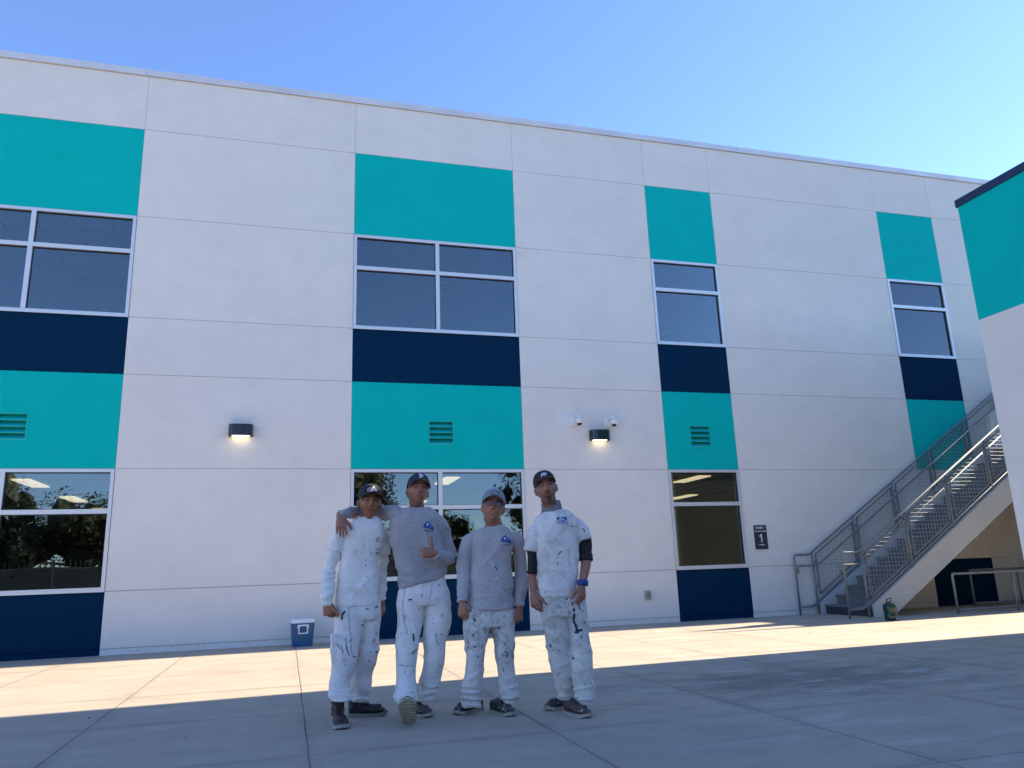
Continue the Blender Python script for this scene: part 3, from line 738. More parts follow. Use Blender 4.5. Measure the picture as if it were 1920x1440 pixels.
def gridmesh(mb,P,Mx):
    nv,nu=P.shape[:2]; vs=[tuple(Mx@Vector(p)) for p in P.reshape(-1,3)]
    fs=[(i*nu+j,(i+1)*nu+j,(i+1)*nu+(j+1)%nu,i*nu+(j+1)%nu) for i in range(nv-1) for j in range(nu)]
    fs.append(tuple(range(nu))); fs.append(tuple(range((nv-1)*nu,nv*nu))[::-1]); mb.add(vs,fs)

# ---- cloth and skin materials
def cloth(name,c,dirt=(.3,.29,.24),dirtamt=.3,spl=None,splamt=.5,wr=.5,weave=420,dscale=5,heather=0,grime=None):
    t=NT(name); P=t.tc.outputs['Object']
    base=c
    n1=t.noise(dscale,5,.7,dist=.5); n2=t.noise(dscale*3.1,4,.7)
    m=t.math('MULTIPLY',t.ramp(n1,[(.42,0.0),(.68,1.0)]),t.ramp(n2,[(.35,.25),(.65,1.0)]))
    b=t.mix(t.math('MULTIPLY',m,dirtamt),c,dirt)
    if grime:
        gc,ga,z0,z1=grime; zz=t.sep(P)[2]; gm=t.ramp(zz,[(z0-.12,0.0),(z0,1.0),(min(.99,z1),1.0)])
        gn=t.math('MULTIPLY',t.ramp(t.noise(26,5,.75),[(.42,0.0),(.68,1.0)]),t.ramp(t.noise(6,3,.6,vec=t.map((1,1,.7),(0,0,0),(4,1,2))),[(.38,0.1),(.58,1.0)]))
        b=t.mix(t.math('MULTIPLY',t.math('MULTIPLY',gn,gm),ga),b,gc)
    if heather: b=t.mix(heather,b,t.ramp(t.noise(260,2,.6,vec=t.map((1,1,.25))),[(.35,tuple(x*.55 for x in c)),(.65,tuple(min(1,x*1.5) for x in c))]))
    if spl:
        for i,(sc,lo,hi,st) in enumerate(((30,.665,.685,(1,1,.6)),(62,.665,.685,(1,1,.8)),(17,.70,.715,(1.4,1,.5)))):
            s=t.noise(sc,2,.55,vec=t.map(st,(.2*i,.3,.4*i),(3.7*i,1,2)),dist=.7); g=t.ramp(t.noise(3.2,2,.5,vec=t.map((1,1,1),(0,0,0),(5*i,2,7))),[(.40,0.0),(.60,1.0)])
            c2=spl[i%len(spl)]
            b=t.mix(t.math('MULTIPLY',t.math('MULTIPLY',t.ramp(s,[(lo,0.0),(hi,1.0)]),g),splamt),b,c2)
    t.col(b)
    w1=t.noise(11,4,.6,vec=t.map((1,1,2.6),(R(12),R(18),0)),dist=.9); w2=t.noise(26,3,.6,vec=t.map((1,1,2.0),(R(-20),R(-25),0)),dist=1.2); w3=t.noise(weave,1,.5)
    nm=t.bump(w1,wr,.02); nm=t.bump(w2,wr*.35,.006,nm); nm=t.bump(w3,.25,.001,nm)
    t.b.inputs['Sheen Weight'].default_value=.15
    return t.set(.92,0,.15,nm)
def skin(name,c):
    t=NT(name); a=t.new('ShaderNodeVertexColor'); a.layer_name='tone'
    n=t.ramp(t.noise(30,3,.6),[(.3,.86),(.7,1.12)])
    t.col(t.mix(1.0,a.outputs['Color'],n,'MULTIPLY'))
    t.b.inputs['Subsurface Weight'].default_value=.12; t.b.inputs['Subsurface Radius'].default_value=(.012,.005,.003); t.b.inputs['Subsurface Scale'].default_value=.6
    return t.set(.48,0,.45,t.bump(t.noise(260,3,.6),.12,.002))
M_skin=skin('skin',None)
M_hair=simple('black_hair',(.012,.010,.009),.55,var=.4,scale=200,bump=.6,bscale=300)
def eyemat():
    t=NT('eyeball'); x,y,z=t.sep(t.tc.outputs['Generated'])
    dx=t.math('SUBTRACT',x,.5); dz=t.math('SUBTRACT',z,.5); r=t.math('SQRT',t.math('ADD',t.math('MULTIPLY',dx,dx),t.math('MULTIPLY',dz,dz)))
    t.col(t.ramp(r,[(.0,(.006,.005,.004)),(.12,(.004,.003,.003)),(.13,(.022,.011,.007)),(.29,(.014,.008,.006)),(.31,(.36,.33,.32))])); return t.set(.12,0,.5)
M_eye=eyemat()

def emblem(name,parent,bvh,org,ex,ez,ray,w,h,step,fn,mats,off=.0018):
    """raster emblem laid on a surface: fn(u,v)->index into mats or None"""
    nu=int(w/step); nv=int(h/step); vs=[]; fs=[]; mi=[]; vid={}
    org=Vector(org); ex=Vector(ex).normalized(); ez=Vector(ez).normalized(); ray=Vector(ray).normalized()
    def vert(i,j):
        if (i,j) in vid: return vid[i,j]
        p=org+ex*(i*step-w/2)+ez*(j*step-h/2)-ray*.25
        hit=bvh.ray_cast(p,ray,.6)
        if hit[0] is None: vid[i,j]=None; return None
        q=hit[0]-ray*off; vid[i,j]=len(vs); vs.append(tuple(q)); return vid[i,j]
    for i in range(nu):
        for j in range(nv):
            k=fn((i+.5)*step-w/2,(j+.5)*step-h/2)
            if k is None: continue
            q=[vert(i,j),vert(i+1,j),vert(i+1,j+1),vert(i,j+1)]
            if None in q: continue
            fs.append(tuple(q)); mi.append(k)
    if not fs: print('EMPTY EMBLEM',name); return None
    me=bpy.data.meshes.new(name); me.from_pydata(vs,[],fs)
    o=bpy.data.objects.new(name,me); COL.objects.link(o)
    for m in mats: me.materials.append(m)
    me.polygons.foreach_set('material_index',mi); setpar(o,parent); return o
def inpoly(u,v,poly):
    c=False; n=len(poly)
    for i in range(n):
        x1,y1=poly[i]; x2,y2=poly[(i+1)%n]
        if (y1>v)!=(y2>v) and u<(x2-x1)*(v-y1)/(y2-y1)+x1: c=not c
    return c
def dseg(u,v,pl):
    b=9
    for (x1,y1),(x2,y2) in zip(pl,pl[1:]):
        dx,dy=x2-x1,y2-y1; L=dx*dx+dy*dy; t=max(0,min(1,((u-x1)*dx+(v-y1)*dy)/L)) if L else 0
        b=min(b,math.hypot(u-x1-t*dx,v-y1-t*dy))
    return b
def arc(cx,cy,r,a0,a1,n=10,ry=None): return [(cx+r*math.cos(R(a0+(a1-a0)*k/n)),cy+(ry or r)*math.sin(R(a0+(a1-a0)*k/n))) for k in range(n+1)]
E_white=simple('print_white',(.68,.69,.72),.6); E_red=simple('print_red',(.35,.01,.015),.6); E_blue=simple('print_blue',(.015,.045,.26),.6)
E_navy=simple('print_navy',(.008,.016,.06),.6); E_lblue=simple('print_light_blue',(.05,.14,.36),.6); E_dark=simple('print_black',(.012,.014,.02),.7); E_grey=simple('print_grey',(.34,.37,.43),.6)

# ---- boots
def boot(parent,toe,ang,mats,pitch=0,L=.30,roll=0,lift=0,low=True,wide=1):
    """toe: ground point under the toe tip; ang: direction of the toe (deg, 0=+x); pitch lifts the toe about the heel"""
    up,so,la=mats; d=Vector((math.cos(R(ang)),math.sin(R(ang)),0)); heel=Vector(toe)-d*L*math.cos(R(pitch)); heel.z=lift
    Mx=Matrix.Translation(heel)@Matrix.Rotation(R(ang),4,'Z')@Matrix.Rotation(R(-pitch),4,'Y')@Matrix.Rotation(R(roll),4,'X')@Matrix.Scale(L/.30,4)@Matrix.Diagonal((1,wide,1,1))
    def hw(x): # half width of the last
        t=x/.30; return (.036*min(1,(t/.10)**.5) if t<.1 else .036+.0*t)+.016*float(sst(np.array(t),.25,.7))-.052*max(0,(t-.80)/.20)**2.2
    s=MB(); rg=[]
    xs=[0.002,.012,.03,.07,.12,.17,.21,.245,.272,.290,.299]
    def zb(x): return .004*float(sst(np.array(x),.0,.05)*0)+.014*float(sst(np.array(x),.2,.3))**2
    for x in xs:
        w=max(.008,hw(x))+.006; b=zb(x); t=b+.028 if x<.12 else b+.024
        rg.append([Vector((x,w*c,b if q<0 else t)) for c,q in ((-1,-1),(-.5,-1),(.5,-1),(1,-1),(1,1),(.5,1),(-.5,1),(-1,1))])
    s.rings(rg); s.xf(Mx)
    u=MB(); rg=[]
    prof=[(.008,.125 if not low else .09),(.02,.135 if not low else .10),(.05,.14 if not low else .105),(.085,.135 if not low else .103),(.12,.108),(.155,.090),(.19,.078),(.225,.070),(.255,.062),(.278,.050),(.292,.036)]
    for x,h in prof:
        w=max(.006,hw(x))*.97; z0=.022+zb(x); n=20; r=[]
        for j in range(n):
            a=2*math.pi*j/n; ca,sa=math.cos(a),math.sin(a)
            e=.62; zz=z0+(h-z0)*(.5+.5*math.copysign(abs(sa)**e,sa)); ww=w*math.copysign(abs(ca)**.7,ca)*(1-.38*max(0,sa)*(1 if x>.1 else .35))
            r.append(Vector((x,ww,zz)))
        rg.append(r)
    u.rings(rg); 
    if not low: u.tube([(.052,0,.06),(.05,0,.16)],[.046,.048],20)
    u.rings([[Vector((x+.0*0,yy,zz)) for x,yy,zz in [(.2+.052*math.cos(q),.036*math.sin(q),.062+.024*0+k) for q in [2*math.pi*j/18 for j in range(18)]]] for k in (0,.019)])
    u.xf(Mx); me=remesh(u,.0045); lap(me,3,.5); me.name='boot'
    me.polygons.foreach_set('use_smooth',[True]*len(me.polygons))
    o=link('boot',me,up,parent)
    s.build('sole',so,o,False)
    l=MB()
    for k in range(5):
        x=.105+.018*k; z=.109-.0075*k+.004*(k==0); l.tube([Mx@Vector(p) for p in ((x,-.022,z-.006),(x+.004,0,z+.004),(x,.022,z-.006))],.0026,6)
    for sgn in(-1,1): l.tube([Mx@Vector(p) for p in ((.10,0,.116),(.112,sgn*.02,.124),(.125,sgn*.034,.112),(.118,sgn*.040,.095))],.0024,6)
    l.build('laces',la,o,True); return o
def bootmats(nm,c,sole=(.33,.30,.24),spots=None):
    t=NT(nm+'_leather'); b=t.mix(t.ramp(t.noise(16,4,.7),[(.4,0.0),(.7,.6)]),c,tuple(min(1,x*2.2+.02) for x in c))
    if spots: b=t.mix(t.ramp(t.noise(48,2,.5),[(.66,0.0),(.69,.9)]),b,spots)
    t.col(b); up=t.set(.5,0,.4,t.bump(t.noise(45,4,.6),.35,.004))
    s=NT(nm+'_sole'); wv=s.new('ShaderNodeTexWave'); wv.bands_direction='Z'; wv.inputs['Scale'].default_value=16; wv.inputs['Distortion'].default_value=3.5; wv.inputs['Detail Scale'].default_value=2; s.lk(s.tc.outputs['Object'],wv.inputs[0])
    sc_=s.mix(s.ramp(s.noise(22,4,.7),[(.4,0.0),(.7,.7)]),sole,tuple(x*.45 for x in sole)); s.col(s.mix(s.ramp(wv.outputs['Fac'],[(.12,.75 if 'raised' in nm else 0.0),(.3,0.0)]),sc_,tuple(x*.25 for x in sole)))
    so=s.set(.85,0,.2,s.bump(wv.outputs['Fac'],.4,.004)); la=simple(nm+'_lace',tuple(x*.8 for x in c),.8); return up,so,la

# ---- cap
def cap(parent,Mh,front,back,brimtop,brimbot,S=1.0,brimlen=.070,brimpitch=8,z0=.044):
    t=empty('cap',tuple(Mh.translation)); setpar(t,parent)
    A,B,C=.0845*S,.1035*S,.094*S; zb=lambda y: z0+.012*(-y/B)*1.0-.010*(y/B>0)*(y/B)
    nu,nv=64,20
    def shell(off,p0,p1):
        rg=[]
        for i in range(nv+1):
            th=math.pi/2*i/nv; row=[]
            for j in range(nu+1):
                ph=p0+(p1-p0)*j/nu; r=math.cos(th)**.78
                x=(A+off)*r*math.cos(ph); y=(B+off)*r*math.sin(ph); z=(C+off)*math.sin(th)**.92
                seam=-.0012*math.exp(-(((ph*3/math.pi)%1-.5)/.03)**2)
                fr=max(0,-math.sin(ph)); y-= .010*fr*math.sin(th)*math.cos(th)*1.6
                zz=zb(y)*(1-i/nv)+z0*(i/nv)+z
                row.append(Vector((x+seam*math.cos(ph),y+.004+seam*math.sin(ph),zz)))
            rg.append(row)
        return rg
    def solid(name,p0,p1,mat,par):
        o_=shell(0,p0,p1); i_=shell(-.003,p0,p1); m=MB(); n=nu+1
        for sh,fl in((o_,0),(i_,1)):
            vs=[Mh@v for r in sh for v in r]; fs=[]
            for i in range(nv):
                for j in range(nu): 
                    q=(i*n+j,i*n+j+1,(i+1)*n+j+1,(i+1)*n+j); fs.append(q if not fl else q[::-1])
            m.add(vs,fs)
        a=[Mh@v for v in o_[0]]; b=[Mh@v for v in i_[0]]; m.add(a+b,[(j,n+j,n+j+1,j+1) for j in range(nu)])
        return m.build(name,mat,par,True)
    cf_=solid('front_panel' if back is not None else 'crown',math.pi*1.08 if back is not None else 0,math.pi*1.92 if back is not None else 2*math.pi,front,t)
    if back is not None: solid('back_panel',-math.pi*.08,math.pi*1.08,back,t)
    MB().ell(Mh@Vector((0,.004,z0+C)),.007,.007,.004,nu=10,nv=6).build('button',front,t,True)
    bm_=MB(); nr=9; na=28; top=[];bot=[]
    for i in range(nr+1):
        rr=i/nr; rt=[];rb=[]
        for j in range(na+1):
            a=math.pi+math.pi*(.10+.80*j/na); 
            x0,y0=A*math.cos(a),B*math.sin(a)
            ln=brimlen*(math.sin(math.pi*(j/na))**.42)
            xo=x0*(1+.03*rr); y=y0-ln*rr; u=x0/A
            z=zb(y0)+.004-math.tan(R(brimpitch))*ln*rr-.036*(u**2)*(rr*.9+.1)+.0*rr
            rt.append(Mh@Vector((xo,y+.004,z+.0022))); rb.append(Mh@Vector((xo,y+.004,z-.0022)))
        top.append(rt);bot.append(rb)
    n=na+1
    def sheet(rows,flip): 
        vs=[v for r in rows for v in r]; return vs,[((i*n+j,i*n+j+1,(i+1)*n+j+1,(i+1)*n+j)[::(-1 if flip else 1)]) for i in range(nr) for j in range(na)]
    bm_.add(*sheet(top,False)); 
    edge=top[-1]+bot[-1]; bm_.add(edge,[(j,j+1,n+j+1,n+j) for j in range(na)])
    br=bm_.build('brim',brimtop,t,True)
    b2=MB(); b2.add(*sheet(bot,True)); bb=b2.build('brim_underside',brimbot,br,True)
    return t,cf_

def build_person(spec):
    nm=spec; y0=spec['y']
    root=empty('person',tuple(spec['root'])); tag(root,spec['label'],'man','four painters standing together')
    # ---------------- head frame
    hx,hy=spec['eyes']; hc=at(hx,hy,spec['heady']); yaw,pit,rol=spec['hrot']; hs=spec.get('hs',1.04)
    Mh=Matrix.Translation(hc)@Matrix.Rotation(R(yaw),4,'Z')@Matrix.Rotation(R(rol),4,'Y')@Matrix.Rotation(R(pit),4,'X')@Matrix.Scale(hs,4)@Matrix.Translation((0,.0,-.012))
    hopt=spec.get('hopt',{})
    mb=MB(); gridmesh(mb,headpts(hopt),Mh)
    for s in(-1,1):
        er=Matrix.Rotation(R(s*16),3,'Z'); rm=(Mh.to_3x3()@er)
        mb.ell(Mh@Vector((s*.081,.010,-.006)),.006*hs,.018*hs,.033*hs,rm.normalized(),14,10)
        mb.ell(Mh@Vector((s*.088,.017,-.002)),.005*hs,.013*hs,.029*hs,rm.normalized(),14,10)
    nb=Vector(spec['neckbase']); sk=Mh@Vector((0,.022,-.07)); nr=spec.get('neckr',.056)
    limb(mb,[nb+Vector((0,0,-.10)),nb,(nb+sk)/2,sk,sk+Vector((0,0,.04))],[nr*1.5,nr*1.12,nr,nr*1.0,nr*.95],24)
    # torso and legs under the clothes
    hipc=Vector(spec['hip']); mb.rings([sring(nb.lerp(hipc,t),a,b,24) for t,a,b in ((.02,.06,.05),(.10,.10,.05),(.25,.10,.05),(.55,.09,.05),(.85,.09,.05),(1.05,.09,.05))])
    for lg in spec['legs']:
        c0=at((lg[1][1]+lg[1][2])/2,lg[1][0],lg[1][3]); c1=at((lg[len(lg)//2][1]+lg[len(lg)//2][2])/2,lg[len(lg)//2][0],lg[len(lg)//2][3]); c2=at((lg[-1][1]+lg[-1][2])/2,lg[-1][0]-6,lg[-1][3])
        limb(mb,[hipc.lerp(c0,.4),c0,c1,c2],[.07,.065,.05,.034],16)
    for a in spec['arms']:
        p=[Vector(q) for q in a['pts']]; limb(mb,[p[0]+(nb-p[0])*.25+Vector((0,0,-.11)),p[0]+Vector((0,0,-.03)),p[1],p[2]],a.get('br',[.026,.026,.028,.027]),16)
        hand(mb,p[2],**a['hand'])
    me=remesh(mb,.0042); lap(me,2,.45); me.name='body'
    # skin, lip and hair tones, darker below eyes; shade painted into mouth line, nostrils
    v=getv(me); MI=np.array(Mh.inverted()); l=v@MI[:3,:3].T+MI[:3,3]
    X,Y,Z=l.T; base=np.array(spec['skin']); c=np.tile(base,(len(v),1)); inhead=(np.abs(X)<.1)&(np.abs(Y)<.14)&(Z>-.13)&(Z<.14); face=inhead&(Y<-.02)
    def blend(mask,w,col): 
        w=(w*mask)[:,None]; c[:]=c*(1-w)+np.array(col)*w
    gg=lambda cx,cz,sx,sz: np.exp(-((X-cx)/sx)**2-((Z-cz)/sz)**2)
    blend(face,.35*gg(0,-.024,.016,.014)+.25*gg(.045,-.018,.02,.016)+.25*gg(-.045,-.018,.02,.016),base*np.array([1.25,.88,.80]))
    lips=np.clip(1.6*np.exp(-(np.abs(X)/.0235)**4-((Z+.0597)/(.0095*np.sqrt(np.clip(1-(X/.026)**2,.05,1))))**4),0,1); blend(face,lips*.8,base*np.array([1.05,.60,.58]))
    blend(face,np.clip(1.3*np.exp(-(np.abs(X)/.021)**4-((Z+.0597-spec.get('smile',0)*X*X*8)/.0022)**2),0,1),base*.16)
    if spec.get('teeth'): blend(face,np.clip(1.5*np.exp(-(np.abs(X)/.012)**4-((Z+.0590)/.0024)**4),0,1)*.7,(.42,.36,.32))
    nz=vn(v*160,3)
    st=spec.get('stubble',0)
    if st:
        zone=sst(-Z,.040,.075)*sst(-Z,-.2,.2)*(1-np.clip(lips,0,1)); blend(inhead&(Y<.03),zone*st*(.6+.6*nz),(.03,.026,.024))
        blend(face,st*np.exp(-(np.abs(X)/.024)**4-((Z+.0445)/.005)**2)*(.7+.5*nz),(.02,.016,.014))
    if spec.get('tache'):
        blend(face,np.clip(1.3*np.exp(-(np.abs(X)/.025)**6-((Z+.0445+.10*np.abs(X)*np.abs(X)*4)/.0048)**4),0,1)*(.75+.4*nz),(.014,.011,.010))
        blend(face,np.clip(1.2*np.exp(-(X/.016)**4-((Z+.084)/.012)**4),0,1)*(.6+.5*nz),(.016,.013,.012))
        blend(inhead&(Y<.03),np.clip(sst(np.abs(X),.035,.05)*sst(-Z,.03,.06),0,1)*.5*(.6+.6*nz),(.02,.017,.016))
    for s in(-1,1):
        bx=s*X; arch=.0315+.004*np.exp(-((bx-.036)/.012)**2); blend(face,np.clip(1.5*np.exp(-((bx-.031)/.0175)**4-((Z-arch)/.0048)**2),0,1)*.95,(.014,.011,.009))
        blend(face,np.clip(1.6*np.exp(-((bx-.031)/.0155)**4-((Z-.0158)/.0032)**2),0,1)*.92,base*.07)
        blend(face,.35*np.exp(-((bx-.031)/.016)**2-((Z-.005)/.006)**2),base*.62)
        blend(face,np.clip(1.2*np.exp(-((bx-.0095)/.0042)**2-((Z+.0315)/.0028)**2),0,1)*.8,base*.12)
    if spec.get('watch_tan'): pass
    at_=me.color_attributes.new('tone','FLOAT_COLOR','POINT'); cc=np.ones((len(v),4)); cc[:,:3]=np.clip(c,0,1); at_.data.foreach_set('color',cc.ravel())
    me.polygons.foreach_set('use_smooth',[True]*len(me.polygons))
    body=link('body',me,M_skin,root)
    hp=headpts(hopt).reshape(-1,3)
    for s in(-1,1):
        fr=hp[hp[:,1]<-.03]; q=fr[np.argmin((fr[:,0]-s*.031)**2+(fr[:,2]-.0115)**2)]
        e=MB().ell((0,0,0),.0125,.0125,.0125*spec.get('eyeopen',1),nu=24,nv=16); o=e.build('eye',M_eye,body,True); o.parent=None
        o.matrix_world=Mh@Matrix.Translation((s*.031,q[1]+.0086,.0105)); o.matrix_basis=o.matrix_world; setpar(o,body)
    # hair under the cap, beard
    hm=MB(); gridmesh(hm,headpts(hopt,off=.0055,inner=-.005,mask=lambda X,Y,Z: sst(Y,-.012,.004)*sst(Z,-.052,-.040)*np.clip(1-(sst(-Z,.0,.012)*(1-sst(Y,.012,.026))),0,1)+0*X),Mh)
    ho=hm.build('hair',M_hair,root,True)
    if spec.get('goatee'):
        k=spec['goatee']; gm=MB(); gridmesh(gm,headpts(hopt,off=.0022,inner=-.004,mask=lambda X,Y,Z: np.clip((Y<-.03)*(k*np.exp(-(np.abs(X)/.020)**4-((Z+.098)/.011)**4)+np.exp(-(np.abs(X)/.026)**6-((Z+.0445)/.0052)**4)*1.2),0,1)),Mh); gm.build('beard',M_hair,root,True)
    # ---------------- shirt
    sh=MB(); silh(sh,spec['torso'],spec.get('tdr',.60),2.6)
    for sl in spec['sleeves']: limb(sh,sl[0],sl[1],24)
    me=remesh(sh,.0065); lap(me,spec.get('smooth',3),.5)
    folds(me,spec['sfolds'],spec['seed']); lap(me,1,.4)
    me.polygons.foreach_set('use_smooth',[True]*len(me.polygons)); me.name='shirt'
    shirt=link('shirt',me,spec['shirtmat'],root)
    cl=MB(); cn=spec['collar']; 
    ring=[Vector(cn[0])+Vector((cn[1]*math.cos(a),cn[2]*math.sin(a),cn[3]*math.sin(a)+cn[4]*math.cos(a))) for a in [2*math.pi*j/40 for j in range(41)]]
    cl.tube(ring,.0075,8,False); cl.build('collar',spec['shirtmat'],shirt,True)
    for ex in spec.get('extra_sleeves',[]):
        m=MB()
        for pts,rad in ex[2]: limb(m,pts,rad,24)
        me2=remesh(m,.006); lap(me2,3,.5); folds(me2,ex[3],spec['seed']+5); me2.polygons.foreach_set('use_smooth',[True]*len(me2.polygons)); me2.name=ex[0]; link(ex[0],me2,ex[1],root)
    # ---------------- trousers
    tm=MB(); silh(tm,[(r_[0],r_[1]+4,r_[2]-4,*r_[3:]) for r_ in spec['pelvis'][:2]]+spec['pelvis'][2:],.56,2.4)
    for lg in spec['legs']: silh(tm,lg,.98,2.2)
    for pk in spec.get('pockets',[]):   # cargo pockets (px,py,w,h,y,side)
        px,py,w,h,yy=pk; c=at(px,py,yy); tm.obox(c,(w,0,0),(0,.05,0),(0,0,h)); tm.obox(c+Vector((0,0,h*.75)),(w*1.05,0,0),(0,.056,0),(0,0,h*.28))
    me=remesh(tm,.0065); lap(me,6,.5); folds(me,spec['tfolds'],spec['seed']+11); lap(me,1,.4)
    me.polygons.foreach_set('use_smooth',[True]*len(me.polygons)); me.name='trousers'
    tro=link('trousers',me,spec['troumat'],root)
    for b in spec['boots']: boot(root,*b)
    cp_,crown=cap(root,Mh,*spec['cap'])
    bs=BVHTree.FromPolygons([tuple(x.co) for x in shirt.data.vertices],[tuple(p.vertices) for p in shirt.data.polygons])
    bc=BVHTree.FromPolygons([tuple(x.co) for x in crown.data.vertices],[tuple(p.vertices) for p in crown.data.polygons])
    return dict(root=root,Mh=Mh,shirt=shirt,cap=cp_,bs=bs,bc=bc,crown=crown,body=body,trousers=tro)
def gnd(px,py):
    d=cf+cr*((px-960)/FPX)-cu*((py-720)/FPX); return CP+d*(-HCAM/d.z)

C_brown=(.27,.108,.054)
up=(0,0,1)
low=lambda z0,z1: (lambda v: 1-sst(v[:,2],z0,z1))
hig=lambda z0,z1: (lambda v: sst(v[:,2],z0,z1))
knee=lambda v: np.exp(-((v[:,2]-.50)/.12)**2)
TF=[((.1,.2,1),.042,3.4,.018,low(.12,.36),1.3),((.45,.1,1),.075,3.2,.013,knee,1.3),((.6,0,1),.12,3.6,.012,hig(.55,.8),1.3),((-.5,.2,.8),.10,3.6,.008,None,1.4),((.9,.2,.25),.05,4,.006,hig(.3,.6),1.5)]
def SF(z0,z1): # shirt folds
    return [((.55,0,.8),.11,3.8,.012,low(z0,z1),1.4),((-.6,.1,.7),.13,4,.010,None,1.4),((.95,0,.3),.09,4.5,.009,hig(z0,z1),1.4),((.1,.2,1),.045,3.6,.006,low(z0-.05,z0+.12),1.3)]
def SL_(axis): return [(axis,.045,2.8,.014,None,1.3),((.4,.3,1),.08,3,.012,None,1.3)]

navs=(.012,.03,.075); tealp=(.02,.10,.10); blk=(.02,.022,.03)
T1=cloth('painter_trousers_white',(.74,.685,.65),(.40,.38,.36),.5,[navs,(.10,.11,.13),(.16,.17,.18)],.65,.4)
T2=cloth('painter_trousers_light',(.77,.715,.68),(.42,.40,.38),.45,[navs,(.05,.09,.07),blk],.7,.4)
T3=cloth('painter_trousers_dirty',(.66,.615,.575),(.34,.33,.29),.6,[navs,tealp,(.04,.05,.05)],.7,.45,dscale=7,grime=((.10,.105,.09),.95,.42,.98))
T4=cloth('painter_trousers_grimy',(.66,.615,.57),(.30,.29,.25),.8,[(.06,.07,.09),blk,(.12,.12,.13)],.65,.45,dscale=4,grime=((.15,.15,.13),.6,.5,.98))
S1=cloth('white_tee',(.80,.745,.70),(.44,.42,.37),.6,[(.16,.17,.20),(.25,.25,.25),(.12,.13,.15)],.35,.35,dscale=4)
SG=cloth('heather_grey_jersey',(.36,.335,.34),(.24,.23,.24),.25,None,0,.45,heather=.35)
S3=cloth('heather_grey_jersey_pale',(.41,.38,.385),(.27,.26,.265),.25,[(.6,.6,.6),(.02,.03,.06),(.15,.16,.18)],.35,.35,heather=.35)
S4=cloth('white_tee_grubby',(.72,.67,.64),(.33,.30,.26),.85,[(.08,.09,.10),(.2,.19,.17),(.10,.11,.13)],.4,.35,dscale=5)
C_blackc=simple('black_cap_cloth',(.006,.006,.008),.75,var=.3,scale=120,bump=.3,bscale=500); C_navyc=simple('navy_cap_cloth',(.008,.011,.030),.7,bump=.3,bscale=500)
C_greyc=simple('grey_cap_cloth',(.20,.22,.26),.85,var=.12,scale=200,bump=.3,bscale=500); C_under=simple('brim_underside_grey',(.17,.155,.13),.85); C_underk=simple('brim_underside_black',(.05,.046,.042),.85)
C_mesh=simple('navy_cap_mesh',(.006,.008,.022),.8,bump=.6,bscale=260)

# ---------------------------------------------------------------- man 1: left, white tee over white long sleeves
y1=-7.38
A=lambda x,y,d: tuple(at(x,y,d))
p1=dict(y=y1,root=gnd(672,1345),seed=3,label='leftmost man in a paint spotted white tee over long sleeves and a black cap',
 eyes=(693,941),heady=y1-.03,hrot=(4,-3,2),skin=C_brown,hs=1.06,neckbase=A(690,981,y1+.01),neckr=.052,hip=A(670,1140,y1),hopt=dict(fat=0),eyeopen=.8,
 torso=[(1135,628,709,y1,-2),(1100,630,708,y1,0),(1060,637,709,y1,0),(1030,640,715,y1,3),(1003,644,718,y1,5),(989,648,716,y1,5,.55),(979,657,713,y1,4,.55),(973,667,708,y1,3,.62),(970,674,703,y1,2,.7)],
 sleeves=[([A(660,990,y1),A(646,996,y1),A(633,1015,y1-.01),A(627,1034,y1-.01)],[.045,.060,.063,.060]),([A(706,992,y1),A(712,998,y1+.04),A(719,1020,y1+.08),A(721,1042,y1+.08)],[.04,.055,.055,.05])],
 extra_sleeves=[('undershirt_sleeves',S1,[([A(645,1000,y1),A(630,1030,y1+.0),A(618,1066,y1-.0),A(614,1100,y1-.05),A(613,1127,y1-.07),A(613,1131,y1-.07)],[.045,.049,.049,.048,.046,.041]),([A(714,1000,y1+.06),A(718,1040,y1+.1),A(716,1075,y1+.12),A(715,1110,y1+.08),A(715,1128,y1+.07)],[.045,.045,.042,.036,.034])],SL_((-.1,.1,1)))],
 arms=[dict(pts=[A(648,998,y1),A(618,1066,y1),A(613,1126,y1-.07)],hand=dict(d=(.10,-.10,-1),n=(.55,.6,-.1),side=(.8,-.6,0),percurl=[(55,65,40),(62,70,45),(66,72,45),(70,75,45)],sc=1.12,thumb=(.55,-.45,-.75))),
  dict(pts=[A(714,998,y1+.05),A(716,1070,y1+.12),A(715,1124,y1+.07)],hand=dict(d=(.06,-.05,-1),n=(-.7,.6,0),side=(-.3,-1,0),curl=(28,32,22),sc=1.02))],
 collar=(A(689,976,y1-.005),.068,.066,.028,-.028),
 sfolds=SF(1.02,1.25),tfolds=TF,shirtmat=S1,troumat=T1,
 pelvis=[(1116,631,708,y1),(1132,629,711,y1),(1150,630,713,y1),(1162,634,708,y1)],
 legs=[[(1126,629,672,y1),(1149,628,685,y1),(1188,627,677,y1-.01),(1210,624,672,y1-.03),(1230,622,669,y1-.05),(1254,620,664,y1-.05),(1285,618,656,y1-.07),(1303,617,660,y1-.09),(1313,619,662,y1-.10)],
       [(1126,668,711,y1),(1149,682,713,y1+.01),(1188,675,711,y1+.03),(1227,668,709,y1+.06),(1260,658,699,y1+.11),(1285,657,696,y1+.13),(1305,661,691,y1+.14),(1317,661,691,y1+.14)]],
 pockets=[(640,1215,.075,.10,y1-.06)],
 boots=[(gnd(644,1369),-84,bootmats('burgundy_boot',(.028,.012,.012),(.36,.34,.29),(.3,.3,.28)),0,.30,0,0,False),(gnd(727,1341),-14,bootmats('black_boot',(.010,.009,.010),(.20,.20,.15)),0,.305,0,0,False)],
 cap=(C_blackc,None,C_blackc,C_underk,1.07,.070,-2))
